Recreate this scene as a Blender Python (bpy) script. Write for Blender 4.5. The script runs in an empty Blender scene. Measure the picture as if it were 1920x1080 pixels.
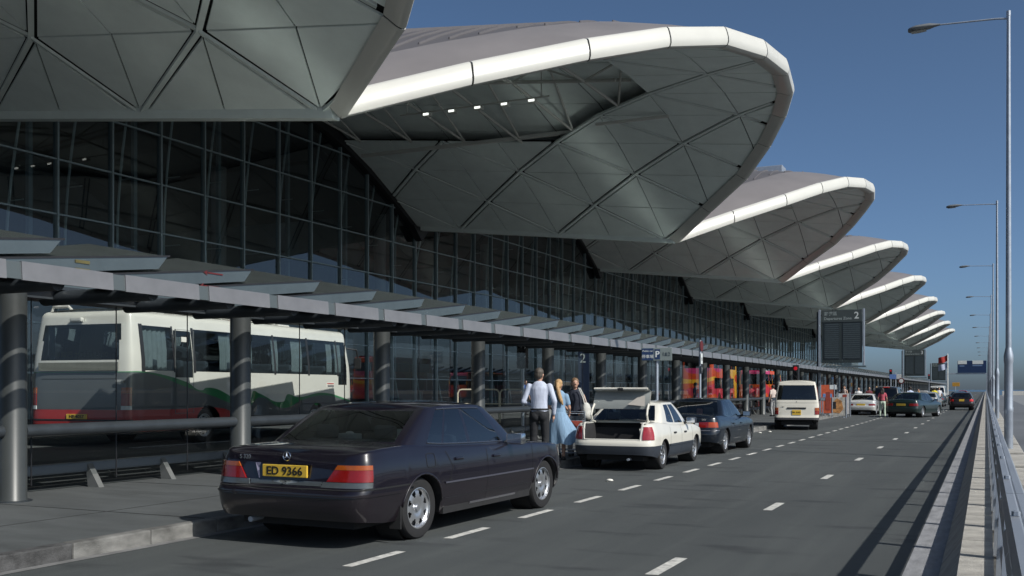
import bpy, bmesh, math, random
from math import sin, cos, pi, radians, sqrt, atan2
from mathutils import Vector, Matrix
random.seed(7)
S = bpy.context.scene
COL = S.collection

# ------------------------------------------------------------------ camera
CAM_H = 1.63
YAW = math.atan(888 / 1900)
cam_d = bpy.data.cameras.new('camera')
cam = bpy.data.objects.new('camera', cam_d)
COL.objects.link(cam)
cam.location = (0, 0, CAM_H)
cam.rotation_euler = (pi / 2, 0, YAW)
cam_d.sensor_width = 36
cam_d.lens = 1900 / 1920 * 36
cam_d.shift_y = 189 / 1920
cam_d.clip_start = 0.05
cam_d.clip_end = 20000
S.camera = cam

# ------------------------------------------------------------------ sky and sun
SUN_EL = radians(39)
SUN_DIR = Vector((0.96, -0.28)).normalized()          # horizontal direction towards the sun
W = bpy.data.worlds.new('World')
S.world = W
W.use_nodes = True
wn = W.node_tree.nodes
wl = W.node_tree.links
sky = wn.new('ShaderNodeTexSky')
sky.sky_type = 'NISHITA'
sky.sun_disc = False
sky.sun_elevation = SUN_EL
sky.sun_rotation = atan2(SUN_DIR.x, SUN_DIR.y)
sky.air_density = 0.43
sky.dust_density = 1.9
sky.ozone_density = 5.2
tint = wn.new('ShaderNodeMix')
tint.data_type = 'RGBA'
tint.blend_type = 'MULTIPLY'
tint.inputs[0].default_value = 1.0
tint.inputs[7].default_value = (0.97, 1.03, 0.93, 1)          # the film's cooler, greener balance
wl.new(sky.outputs[0], tint.inputs[6])
wl.new(tint.outputs[2], wn['Background'].inputs[0])
wn['Background'].inputs[1].default_value = 0.118
sun_d = bpy.data.lights.new('sun', 'SUN')
sun_d.energy = 4.3
sun_d.angle = radians(0.5)
sun_d.color = (1.0, 0.965, 0.90)
sun = bpy.data.objects.new('sun', sun_d)
COL.objects.link(sun)
d = Vector((SUN_DIR.x * cos(SUN_EL), SUN_DIR.y * cos(SUN_EL), sin(SUN_EL)))
sun.rotation_euler = d.to_track_quat('Z', 'Y').to_euler()
sun.location = d * 60
vs = S.view_settings
vs.view_transform = 'Standard'
vs.look = 'None'
vs.exposure = 0.15
vs.gamma = 1.0
vs.use_curve_mapping = False
S.render.engine = 'CYCLES'
cy = S.cycles
cy.use_denoising = True
cy.max_bounces = 8
cy.diffuse_bounces = 3
cy.glossy_bounces = 4
cy.transmission_bounces = 6
cy.transparent_max_bounces = 16
cy.blur_glossy = 0.0
cy.sample_clamp_indirect = 30
cy.use_guiding = True
cy.use_surface_guiding = True

# ------------------------------------------------------------------ materials
MATS = {}
def mat(name, col, rough=0.6, metal=0.0, spec=0.5, var=0.0, vscale=3.0, bump=0.0, bscale=40.0, coat=0.0,
        emit=None, estr=0.0, stretch=None, vdetail=5.0, dark=None):
    """Principled material; var = strength of the two-scale noise that breaks up the colour."""
    if name in MATS:
        return MATS[name]
    m = bpy.data.materials.new(name)
    m.use_nodes = True
    nt = m.node_tree
    b = nt.nodes['Principled BSDF']
    c = (*col, 1)
    b.inputs['Base Color'].default_value = c
    b.inputs['Roughness'].default_value = rough
    b.inputs['Metallic'].default_value = metal
    b.inputs['Specular IOR Level'].default_value = spec
    if coat:
        b.inputs['Coat Weight'].default_value = coat
        b.inputs['Coat Roughness'].default_value = 0.03
    if emit:
        b.inputs['Emission Color'].default_value = (*emit, 1)
        b.inputs['Emission Strength'].default_value = estr
    tc = None
    if var or bump:
        tc = nt.nodes.new('ShaderNodeTexCoord')
        mp = nt.nodes.new('ShaderNodeMapping')
        nt.links.new(tc.outputs['Object'], mp.inputs[0])
        if stretch:
            mp.inputs['Scale'].default_value = stretch
    if var:
        n1 = nt.nodes.new('ShaderNodeTexNoise')
        n1.inputs['Scale'].default_value = vscale
        n1.inputs['Detail'].default_value = vdetail
        n1.inputs['Roughness'].default_value = 0.62
        nt.links.new(mp.outputs[0], n1.inputs['Vector'])
        r = nt.nodes.new('ShaderNodeValToRGB')
        r.color_ramp.elements[0].position = 0.3
        r.color_ramp.elements[1].position = 0.7
        lo = dark if dark else tuple(max(0, x * (1 - var)) for x in col)
        hi = tuple(min(1, x * (1 + var * 0.6)) for x in col)
        r.color_ramp.elements[0].color = (*lo, 1)
        r.color_ramp.elements[1].color = (*hi, 1)
        nt.links.new(n1.outputs['Fac'], r.inputs[0])
        nt.links.new(r.outputs[0], b.inputs['Base Color'])
        rr = nt.nodes.new('ShaderNodeMapRange')
        rr.inputs[3].default_value = max(0.02, rough * (1 - 0.35 * min(1, var * 2)))
        rr.inputs[4].default_value = min(1, rough * (1 + 0.35 * min(1, var * 2)))
        nt.links.new(n1.outputs['Fac'], rr.inputs[0])
        nt.links.new(rr.outputs[0], b.inputs['Roughness'])
    if bump:
        n2 = nt.nodes.new('ShaderNodeTexNoise')
        n2.inputs['Scale'].default_value = bscale
        n2.inputs['Detail'].default_value = 6
        nt.links.new(mp.outputs[0], n2.inputs['Vector'])
        bp = nt.nodes.new('ShaderNodeBump')
        bp.inputs['Strength'].default_value = bump
        bp.inputs['Distance'].default_value = 0.02
        nt.links.new(n2.outputs['Fac'], bp.inputs['Height'])
        nt.links.new(bp.outputs[0], b.inputs['Normal'])
    MATS[name] = m
    return m

def glass(name, tint, gloss=1.0, ior=1.5, rough=0.0, wav=0.0, add=0.0):
    """Thin glass: tinted see-through plus a Fresnel reflection."""
    if name in MATS:
        return MATS[name]
    m = bpy.data.materials.new(name)
    m.use_nodes = True
    nt = m.node_tree
    nt.nodes.remove(nt.nodes['Principled BSDF'])
    out = nt.nodes['Material Output']
    tr = nt.nodes.new('ShaderNodeBsdfTransparent')
    tr.inputs[0].default_value = (*tint, 1)
    gl = nt.nodes.new('ShaderNodeBsdfGlossy')
    gl.inputs['Roughness'].default_value = rough
    gl.inputs[0].default_value = (gloss, gloss, gloss, 1)
    fr = nt.nodes.new('ShaderNodeFresnel')
    fr.inputs[0].default_value = ior
    mx = nt.nodes.new('ShaderNodeMixShader')
    fac = fr.outputs[0]
    if add:
        ad = nt.nodes.new('ShaderNodeMath')
        ad.operation = 'ADD'
        ad.use_clamp = True
        ad.inputs[1].default_value = add
        nt.links.new(fac, ad.inputs[0])
        fac = ad.outputs[0]
    if wav:
        tc = nt.nodes.new('ShaderNodeTexCoord')
        n = nt.nodes.new('ShaderNodeTexNoise')
        n.inputs['Scale'].default_value = 0.35
        nt.links.new(tc.outputs['Object'], n.inputs['Vector'])
        bp = nt.nodes.new('ShaderNodeBump')
        bp.inputs['Strength'].default_value = wav
        bp.inputs['Distance'].default_value = 0.05
        nt.links.new(n.outputs[0], bp.inputs['Height'])
        nt.links.new(bp.outputs[0], gl.inputs['Normal'])
    nt.links.new(fac, mx.inputs[0])
    nt.links.new(tr.outputs[0], mx.inputs[1])
    nt.links.new(gl.outputs[0], mx.inputs[2])
    nt.links.new(mx.outputs[0], out.inputs[0])
    MATS[name] = m
    return m

# ------------------------------------------------------------------ mesh helpers
class MB:
    """collects verts and faces (with material slots) for ONE mesh object"""
    def __init__(s):
        s.v, s.f, s.m = [], [], []
    def add(s, vs, fs, mi=0):
        o = len(s.v)
        s.v += [tuple(p) for p in vs]
        s.f += [tuple(i + o for i in f) for f in fs]
        s.m += [mi] * len(fs)
        return s
    def box(s, x0, x1, y0, y1, z0, z1, mi=0):
        return s.hexa([(x0, y0, z0), (x1, y0, z0), (x1, y1, z0), (x0, y1, z0), (x0, y0, z1), (x1, y0, z1), (x1, y1, z1), (x0, y1, z1)], mi)
    def hexa(s, p, mi=0):
        return s.add(p, [(3, 2, 1, 0), (4, 5, 6, 7), (0, 1, 5, 4), (1, 2, 6, 5), (2, 3, 7, 6), (3, 0, 4, 7)], mi)
    def cbox(s, x0, x1, y0, y1, z0, z1, c=0.02, mi=0):
        """box with chamfered edges"""
        bm = bmesh.new()
        bmesh.ops.create_cube(bm, size=1)
        for v in bm.verts:
            v.co = ((x0 + x1) / 2 + v.co.x * (x1 - x0), (y0 + y1) / 2 + v.co.y * (y1 - y0), (z0 + z1) / 2 + v.co.z * (z1 - z0))
        c = min(c, (x1 - x0) * .45, (y1 - y0) * .45, (z1 - z0) * .45)
        bmesh.ops.bevel(bm, geom=list(bm.edges), offset=c, segments=2, affect='EDGES', profile=0.6)
        bm.verts.index_update()
        s.add([v.co[:] for v in bm.verts], [[v.index for v in f.verts] for f in bm.faces], mi)
        bm.free()
        return s
    def tube(s, pts, r, n=8, cap=True, mi=0):
        pts = [Vector(p) for p in pts]
        rs = r if isinstance(r, (list, tuple)) else [r] * len(pts)
        o = len(s.v)
        N = len(pts)
        ref = None
        for i, p in enumerate(pts):
            t = (pts[min(i + 1, N - 1)] - pts[max(i - 1, 0)]).normalized()
            if ref is None:
                ref = Vector((0, 0, 1)) if abs(t.z) < 0.9 else Vector((1, 0, 0))
            a = t.cross(ref).normalized()
            b = a.cross(t).normalized()
            ref = b
            for k in range(n):
                q = p + (a * cos(2 * pi * k / n) + b * sin(2 * pi * k / n)) * rs[i]
                s.v.append(q[:])
        for i in range(N - 1):
            for k in range(n):
                s.f.append((o + i * n + k, o + (i + 1) * n + k, o + (i + 1) * n + (k + 1) % n, o + i * n + (k + 1) % n))
                s.m.append(mi)
        if cap:
            s.f.append(tuple(o + k for k in range(n)))
            s.f.append(tuple(o + (N - 1) * n + k for k in reversed(range(n))))
            s.m += [mi, mi]
        return s
    def lathe(s, prof, c=(0, 0, 0), axis='z', n=24, mi=0, cap=False):
        """prof: (r, h) pairs revolved round an axis through c"""
        o = len(s.v)
        for (r, h) in prof:
            for k in range(n):
                a = 2 * pi * k / n
                if axis == 'z': p = (c[0] + r * cos(a), c[1] + r * sin(a), c[2] + h)
                elif axis == 'x': p = (c[0] + h, c[1] + r * cos(a), c[2] + r * sin(a))
                else: p = (c[0] + r * sin(a), c[1] + h, c[2] + r * cos(a))
                s.v.append(p)
        for i in range(len(prof) - 1):
            for k in range(n):
                s.f.append((o + i * n + k, o + i * n + (k + 1) % n, o + (i + 1) * n + (k + 1) % n, o + (i + 1) * n + k))
                s.m.append(mi)
        if cap:
            s.f.append(tuple(o + k for k in reversed(range(n))))
            s.f.append(tuple(o + (len(prof) - 1) * n + k for k in range(n)))
            s.m += [mi, mi]
        return s
    def ball(s, c, r, n=12, m=8, mi=0, rot=None):
        """ellipsoid with radii r"""
        if not isinstance(r, (tuple, list)): r = (r, r, r)
        vs, fs = [], []
        for i in range(m + 1):
            th = pi * i / m
            for k in range(n):
                a = 2 * pi * k / n
                p = Vector((r[0] * sin(th) * cos(a), r[1] * sin(th) * sin(a), r[2] * cos(th)))
                if rot: p = rot @ p
                vs.append((c[0] + p.x, c[1] + p.y, c[2] + p.z))
        for i in range(m):
            for k in range(n):
                fs.append((i * n + k, (i + 1) * n + k, (i + 1) * n + (k + 1) % n, i * n + (k + 1) % n))
        return s.add(vs, fs, mi)
    def prism(s, poly, a0, a1, axis='y', mi=0):
        """2D polygon extruded along an axis (poly in the other two, cyclic order)"""
        n = len(poly)
        def P(p, a):
            return (p[0], a, p[1]) if axis == 'y' else (a, p[0], p[1]) if axis == 'x' else (p[0], p[1], a)
        vs = [P(p, a0) for p in poly] + [P(p, a1) for p in poly]
        fs = [tuple(range(n)), tuple(reversed(range(n, 2 * n)))] + [(i, i + n, (i + 1) % n + n, (i + 1) % n) for i in range(n)]
        return s.add(vs, fs, mi)
    def grid(s, rows, mi=0, close=False):
        """rows: list of equally long point lists"""
        o = len(s.v)
        n = len(rows[0])
        for r in rows:
            s.v += [tuple(p) for p in r]
        for i in range(len(rows) - 1):
            for k in range(n if close else n - 1):
                s.f.append((o + i * n + k, o + i * n + (k + 1) % n, o + (i + 1) * n + (k + 1) % n, o + (i + 1) * n + k))
                s.m.append(mi)
        return s
    def mesh(s, name, mats, smooth=False, fix=True):
        me = bpy.data.meshes.new(name)
        me.from_pydata(s.v, [], s.f)
        for m in (mats if isinstance(mats, (list, tuple)) else [mats]):
            me.materials.append(m)
        if any(s.m):
            me.polygons.foreach_set('material_index', s.m)
        if fix:
            bm = bmesh.new(); bm.from_mesh(me)
            bmesh.ops.remove_doubles(bm, verts=bm.verts, dist=1e-5)
            bmesh.ops.recalc_face_normals(bm, faces=bm.faces)
            bm.to_mesh(me); bm.free()
        if smooth:
            me.shade_smooth()
            if smooth is not True:
                me.set_sharp_from_angle(angle=radians(smooth))
        me.update()
        return me
    def build(s, name, mats, parent=None, smooth=False, loc=None, fix=True):
        return link(name, s.mesh(name, mats, smooth, fix), parent, loc)

def link(name, data, parent=None, loc=None, rotz=0):
    o = bpy.data.objects.new(name, data)
    COL.objects.link(o)
    if parent: o.parent = parent
    if loc: o.location = loc
    if rotz: o.rotation_euler[2] = rotz
    return o
def tag(o, label=None, cat=None, group=None, kind=None):
    if label: o['label'] = label
    if cat: o['category'] = cat
    if group: o['group'] = group
    if kind: o['kind'] = kind
    return o
def thing(name, label, cat, loc=(0, 0, 0), rotz=0, group=None):
    o = bpy.data.objects.new(name, None)
    COL.objects.link(o)
    o.location = loc
    o.rotation_euler[2] = rotz
    o.empty_display_size = 0.2
    return tag(o, label, cat, group)
def kids(o):
    return [c for c in COL.objects if c.parent == o]
def dup(root, loc, rotz=None, label=None, tree=None):
    """copy of a thing with its parts and sub-parts"""
    def cp(o, par):
        c = o.copy(); COL.objects.link(c); c.parent = par
        for ch in tree.get(o.name, []):
            cp(ch, c)
        return c
    if tree is None:
        tree = {}
        for ob in list(COL.objects):
            if ob.parent: tree.setdefault(ob.parent.name, []).append(ob)
    r = cp(root, None)
    r.location = loc
    if rotz is not None: r.rotation_euler[2] = rotz
    if label: r['label'] = label
    return r
def tab(t, x):
    """monotone cubic through the table t of (x, y)"""
    n = len(t)
    if x <= t[0][0]: return t[0][1]
    if x >= t[-1][0]: return t[-1][1]
    for i in range(n - 1):
        if x <= t[i + 1][0]: break
    def sl(a):
        return (t[a + 1][1] - t[a][1]) / (t[a + 1][0] - t[a][0])
    def tan(k):
        if k == 0: return sl(0)
        if k == n - 1: return sl(n - 2)
        a, b = sl(k - 1), sl(k)
        return 0 if a * b <= 0 else 2 * a * b / (a + b)
    h = t[i + 1][0] - t[i][0]
    u = (x - t[i][0]) / h
    m0, m1 = tan(i) * h, tan(i + 1) * h
    return (2*u**3 - 3*u**2 + 1) * t[i][1] + (u**3 - 2*u**2 + u) * m0 + (-2*u**3 + 3*u**2) * t[i + 1][1] + (u**3 - u**2) * m1
def lin(t, x):
    if x <= t[0][0]: return t[0][1]
    for (a, b), (c, d_) in zip(t, t[1:]):
        if x <= c: return b + (d_ - b) * (x - a) / (c - a)
    return t[-1][1]
def lerp(a, b, t):
    return a + (b - a) * t
WORK = bpy.data.scenes.new('work')
def baked(o):
    """mesh of an object after its modifiers, evaluated apart from the big scene"""
    vl = WORK.view_layers[0]
    vl.update()
    dg = vl.depsgraph
    return bpy.data.meshes.new_from_object(o.evaluated_get(dg))
def text_mesh(txt, size, m, name='lettering', parent=None, mtx=None, align='CENTER', ext=0.002, bold=0.0, sx=1.0):
    """flat lettering as a mesh; mtx maps its x/y plane into place"""
    cu = bpy.data.curves.new('t', 'FONT')
    cu.body = txt; cu.size = size; cu.align_x = align; cu.align_y = 'CENTER'
    cu.extrude = ext; cu.offset = bold; cu.resolution_u = 3
    o = bpy.data.objects.new('t', cu); WORK.collection.objects.link(o)
    me = baked(o)
    bpy.data.objects.remove(o); bpy.data.curves.remove(cu)
    me.materials.clear(); me.materials.append(m)
    me.name = name
    if sx != 1.0: me.transform(Matrix.Diagonal((sx, 1, 1, 1)))
    ob = link(name, me, parent)
    if mtx is not None: me.transform(mtx)
    return ob
def facing(loc, right=(1, 0, 0), up=(0, 0, 1)):
    """matrix putting text x along right, y along up, at loc"""
    r = Vector(right).normalized(); u = Vector(up).normalized(); n = r.cross(u)
    return Matrix(((r.x, u.x, n.x, loc[0]), (r.y, u.y, n.y, loc[1]), (r.z, u.z, n.z, loc[2]), (0, 0, 0, 1)))
# ------------------------------------------------------------------ shared materials
def asphalt_mat():
    m = bpy.data.materials.new('asphalt')
    m.use_nodes = True
    nt = m.node_tree; N = nt.nodes; Lk = nt.links
    b = N['Principled BSDF']
    tc = N.new('ShaderNodeTexCoord')
    def noise(scale, det, stretch=(1, 1, 1), rough=0.6):
        mp = N.new('ShaderNodeMapping'); mp.inputs['Scale'].default_value = stretch
        Lk.new(tc.outputs['Object'], mp.inputs[0])
        n = N.new('ShaderNodeTexNoise'); n.inputs['Scale'].default_value = scale; n.inputs['Detail'].default_value = det
        n.inputs['Roughness'].default_value = rough
        Lk.new(mp.outputs[0], n.inputs['Vector'])
        return n.outputs['Fac']
    def ramp(fac, p0, c0, p1, c1):
        r = N.new('ShaderNodeValToRGB')
        r.color_ramp.elements[0].position = p0; r.color_ramp.elements[0].color = (*c0, 1)
        r.color_ramp.elements[1].position = p1; r.color_ramp.elements[1].color = (*c1, 1)
        Lk.new(fac, r.inputs[0]); return r.outputs[0]
    def mix(fac, a, bb, mode='MIX'):
        x = N.new('ShaderNodeMix'); x.data_type = 'RGBA'; x.blend_type = mode
        if isinstance(fac, float): x.inputs[0].default_value = fac
        else: Lk.new(fac, x.inputs[0])
        Lk.new(a, x.inputs[6]); Lk.new(bb, x.inputs[7]); return x.outputs[2]
    big = ramp(noise(0.22, 4, (1.6, .5, 1)), .35, (.052, .0585, .061), .65, (.068, .075, .0775))
    agg = ramp(noise(130, 3), .3, (.42, .42, .42), .72, (1.65, 1.65, 1.62))
    c = mix(1.0, big, agg, 'MULTIPLY')
    patch = ramp(noise(0.75, 3, (.75, 2.4, 1), .55), .58, (1, 1, 1), .68, (.66, .66, .68))       # oily drips, short and across
    c = mix(1.0, c, patch, 'MULTIPLY')
    wear = ramp(noise(0.9, 6, (2.4, .10, 1)), .48, (1, 1, 1), .74, (1.26, 1.25, 1.22))           # rubbed wheel tracks
    c = mix(1.0, c, wear, 'MULTIPLY')
    scuff = ramp(noise(1.1, 7, (.5, 2.2, 1), .7), .66, (1, 1, 1), .78, (1.5, 1.45, 1.36))        # pale scuffs
    c = mix(1.0, c, scuff, 'MULTIPLY')
    Lk.new(c, b.inputs['Base Color'])
    b.inputs['Roughness'].default_value = 0.82
    b.inputs['Specular IOR Level'].default_value = 0.35
    bp = N.new('ShaderNodeBump'); bp.inputs['Strength'].default_value = .55; bp.inputs['Distance'].default_value = .012
    Lk.new(noise(160, 2), bp.inputs['Height']); Lk.new(bp.outputs[0], b.inputs['Normal'])
    return m
M_ASPH = asphalt_mat()
M_PAVE = mat('paving_asphalt', (.075, .082, .084), .8, var=.25, vscale=1.3, bump=.35, bscale=120, stretch=(.6, 2.2, 1))
M_CONC = mat('concrete', (.36, .345, .315), .85, var=.32, vscale=4.5, bump=.4, bscale=60)
M_CONC_D = mat('concrete_stained', (.20, .20, .195), .85, var=.45, vscale=2.6, bump=.4, bscale=50, stretch=(1, .4, 3))
M_KERB = mat('kerb_stone', (.17, .168, .16), .85, var=.55, vscale=2.4, bump=.4, bscale=50, stretch=(1, 1, 2))
M_KERB_D = mat('kerb_stone_tyre_marked', (.065, .065, .066), .85, var=.6, vscale=6, bump=.4, bscale=50)
M_PAINT = mat('road_paint', (.60, .59, .55), .7, var=.3, vscale=11, bump=.25, bscale=150, dark=(.27, .27, .26), vdetail=9)
M_PAINT_W = mat('road_paint_worn', (.30, .30, .30), .7, var=.5, vscale=8)
M_GALV = mat('galvanised_steel', (.36, .40, .46), .48, metal=.55, var=.14, vscale=5)
M_RAIL = mat('aluminium_rail', (.26, .28, .31), .4, metal=.3, var=.12, vscale=3, stretch=(1, .3, 1))
M_DARKSTEEL = mat('dark_grey_paint', (.032, .038, .044), .38, var=.2, vscale=3)
M_COLUMN = mat('column_grey_paint', (.045, .050, .050), .36, var=.12, vscale=2.5)
M_BLACK = mat('black_rubber', (.012, .012, .013), .8, var=.2, vscale=8)
M_BLACKP = mat('black_plastic', (.018, .018, .02), .45, var=.15, vscale=6)
M_CHROME = mat('chrome', (.75, .76, .78), .12, metal=1.0, var=.05)
M_WHITE = mat('white_paint', (.72, .70, .64), .4, var=.05)

# ------------------------------------------------------------------ ground, sea, road
Y0, Y1 = -40.0, 620.0
mb = MB()
mb.grid([[(x, y, -7.0) for x in (-9000, -400, -60, 0, 60, 400, 9000)] for y in (-9000, -300, 0, 300, 900, 9000)])
ground = mb.build('ground', mat('far_ground', (.105, .115, .13), .9, var=.25, vscale=.03, bump=.2, bscale=.5))
tag(ground, kind='structure')
def sheet(name, x0, x1, z0, m, z1=None, ny=40, y0=Y0, y1=Y1, parent=None):
    z1 = z0 if z1 is None else z1
    o = MB().grid([[(x0, lerp(y0, y1, i / ny), z0), (x1, lerp(y0, y1, i / ny), z1)] for i in range(ny + 1)]).build(name, m, parent)
    if not parent: tag(o, kind='structure')
    return o
road = sheet('road', -7.9, -0.36, 0.0, M_ASPH)
# elevated deck edge and its outer ledge, seen beyond the parapet
deck = MB().box(-40, 0.75, Y0, Y1, -1.2, -0.03).build('road_deck', M_CONC); tag(deck, kind='structure')
inner = MB().grid([[(-12.45, y, .155), (-17.0, y, .30), (-36.6, y, .30), (-75, y, .30)] for y in (Y0, 0, 40, 100, 300, Y1)]).build('inner_road', M_ASPH)
tag(inner, kind='structure')
# pavement with kerb blocks
pave = MB().box(-12.45, -8.06, Y0, Y1, -.02, .15).build('pavement', M_PAVE); tag(pave, kind='structure')
kb = [MB().cbox(-8.06, -7.9, 0.004, .996, -.02, .155, .018).mesh('kerb_block', m) for m in (M_KERB, M_KERB_D)]
rk = random.Random(3)
for i in range(-2, 90):
    dk = (i in (5, 6) or (i > 9 and rk.random() < .12))
    o = link('kerb_block', kb[1 if dk else 0], pave, (0, float(i), 0))
MB().box(-8.06, -7.9, 90, Y1, -.02, .155).build('kerb_stretch', M_KERB, pave)
gut = sheet('gutter_strip', -7.9, -7.78, 0.004, mat('gutter_concrete', (.15, .15, .15), .85, var=.4, vscale=3), parent=road)
# thin paving joints across the pavement
M_JOINT = mat('dark_joint', (.02, .022, .024), .9)
pj = MB()
for i in range(0, 60):
    pj.box(-12.45, -8.08, i * 3.0 - .006, i * 3.0 + .006, .15, .1545)
pj.box(-9.6 - .006, -9.6 + .006, 0, 180, .15, .1543)
tag(pj.build('paving_joint', M_JOINT, pave), kind='stuff')
# lane dashes
dash = MB().grid([[(-.055, 0, 0), (.055, 0, 0)], [(-.055, .95, 0), (.055, .95, 0)]]).mesh('lane_dash', M_PAINT)
dash_b = MB().grid([[(-.06, 0, 0), (.06, 0, 0)], [(-.06, .97, 0), (.06, .97, 0)]]).mesh('lane_dash', M_PAINT)
y = 5.85
n = 0
while y < 118:
    link('lane_dash', dash, road, (-5.30, y, .004)); y += 1.92
y = 3.35
while y < 200:
    link('lane_dash', dash_b, road, (-2.65, y, .004)); y += 5.2
fm = MB()
while y < 560:
    fm.grid([[(-2.71, y, .004), (-2.59, y, .004)], [(-2.71, y + .97, .004), (-2.59, y + .97, .004)]]); y += 5.2
tag(fm.build('far_lane_dashes', M_PAINT, road), kind='stuff')
# transverse joint of the deck, faint
MB().box(-7.7, -.7, 33.2, 33.28, .0, .003).build('deck_joint', M_JOINT, road)
# markings of the inner bus road
for (x, ya, yb, w) in ((-14.6, 6, 30, .10), (-15.0, 6, 30, .10), (-17.4, 10, 14, .12), (-17.4, 17, 21, .12), (-17.4, 24, 28, .12), (-17.4, 31, 35, .12)):
    zz = .155 + (-12.45 - x) / 4.55 * .145 if x > -17 else .30
    MB().box(x - w / 2, x + w / 2, ya, yb, zz, zz + .01).build('bus_road_line', M_PAINT_W, inner)

# ------------------------------------------------------------------ parapet on the outer edge
M_GUTTER = mat('channel_concrete', (.25, .255, .27), .8, var=.3, vscale=5, bump=.3, bscale=60, stretch=(2, .5, 1))
ch = sheet('drain_channel', -0.66, -0.36, .005, M_GUTTER, parent=road)
par = thing('parapet', 'concrete parapet with three grey metal rails along the outer road edge', 'parapet')
prof = [(-.37, -.02), (-.365, .03), (-.20, .26), (-.19, .27), (.058, .27), (.058, -.02)]
blk = MB().prism(prof, .012, 1.988, 'y').mesh('plinth_block', M_CONC)
for i in range(-1, 70):
    link('plinth_block', blk, par, (0, i * 2.0, 0))
MB().prism(prof, 140, Y1, 'y').build('plinth_far', M_CONC, par)
# outer ledge blocks seen below the lamp posts
for i in range(2, 40):
    MB().cbox(.42, .74, i * 4.0, i * 4.0 + 3.3, -.03, .28, .02).build('ledge_block', M_CONC, par)
post = MB().prism([(.065, .0), (.20, .0), (.165, 1.02), (.115, 1.02)], -.05, .05, 'y').mesh('rail_post', M_GALV)
for i in range(0, 75):
    link('rail_post', post, par, (0, i * 2.0 + 1.0, 0))
def rail(z, w, h, x=.14):
    p = [(x - w / 2, z - h * .25), (x - w / 2 + .02, z + h * .5), (x - .008, z + h * .5), (x, z + h * .42), (x + .008, z + h * .5), (x + w / 2 - .02, z + h * .5), (x + w / 2, z - h * .25), (x + w * .3, z - h * .5), (x - w * .3, z - h * .5)]
    return p
for (z, w, h) in ((1.05, .125, .05), (.74, .095, .05), (.36, .08, .04)):
    for k in range(0, 30):
        MB().prism(rail(z, w, h), k * 6 + .01, k * 6 + 5.99, 'y').build('rail', M_RAIL, par)
    MB().prism(rail(z, w, h), 180, Y1, 'y').build('rail', M_RAIL, par)
bl = MB()
for i in range(0, 60):
    bl.lathe([(0, 0), (.018, 0), (.018, .018), (0, .024)], (.12, i * 2 + .93, 1.078), 'z', 6)
tag(bl.build('rail_bolts', M_GALV, par), kind='stuff')

# ------------------------------------------------------------------ street lamps
def street_lamp(y, label):
    t = thing('street_lamp', label, 'street lamp', (.47, y, 0), 0, 'street lamps along the parapet')
    H = 10.05
    MB().lathe([(.062, 2.55), (.052, 6), (.040, H), (.046, H), (.046, H + .12), (0, H + .14)], n=16).build('pole', M_GALV, t, 40)
    MB().lathe([(.092, -.6), (.092, 1.1), (.098, 1.12), (.098, 1.2), (.092, 1.22), (.088, 2.2), (.10, 2.25), (.10, 2.38), (.064, 2.56)], n=16).build('base_sleeve', M_GALV, t, 40)
    MB().cbox(-.2, .2, -.2, .2, -.62, -.02, .02).build('bracket', M_CONC, t)
    MB().tube([(0, 0, H - .05), (-.25, 0, H - .02), (-1.55, 0, H + .03)], [.024, .022, .018], 8).build('arm', M_GALV, t, 40)
    hd = MB()
    rows = []
    for (x, w, z0, z1) in ((-1.42, .03, H + .01, H + .05), (-1.55, .06, H - .01, H + .07), (-1.66, .11, H - .04, H + .09), (-1.95, .13, H - .06, H + .08), (-2.08, .12, H - .065, H + .04), (-2.12, .06, H - .05, H + .02)):
        rows.append([(x, w * cos(a) , (z0 + z1) / 2 + (z1 - z0) / 2 * sin(a)) for a in [2 * pi * k / 12 for k in range(12)]])
    hd.grid(rows, close=True)
    hd.add(rows[0], [tuple(range(12))]); hd.add(rows[-1], [tuple(range(12))])
    h = hd.build('lamp_head', mat('lamp_grey', (.13, .14, .15), .45, var=.15), t, 50)
    lens = [[(x, w * c_, z) for c_ in (-1, -.5, 0, .5, 1)] for (x, w, z) in ((-1.72, .09, H - .058), (-1.9, .11, H - .07), (-2.05, .09, H - .074))]
    MB().grid(lens).build('lens', mat('lamp_lens', (.35, .36, .34), .25), h)
    return t
ordn = ['nearest street lamp', 'second street lamp', 'third street lamp', 'fourth street lamp', 'fifth street lamp', 'sixth street lamp', 'seventh street lamp', 'eighth street lamp', 'ninth street lamp', 'tenth street lamp', 'eleventh street lamp', 'twelfth street lamp']
L0 = None
for i in range(11):
    lab = ordn[i] + (' on the parapet, tall grey pole with one arm over the road' if i == 0 else ' along the parapet, tall grey pole with single arm')
    if L0 is None: L0 = street_lamp(25.5, lab)
    else: dup(L0, (.47, 25.5 + 25.5 * i, 0), label=lab)
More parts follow.
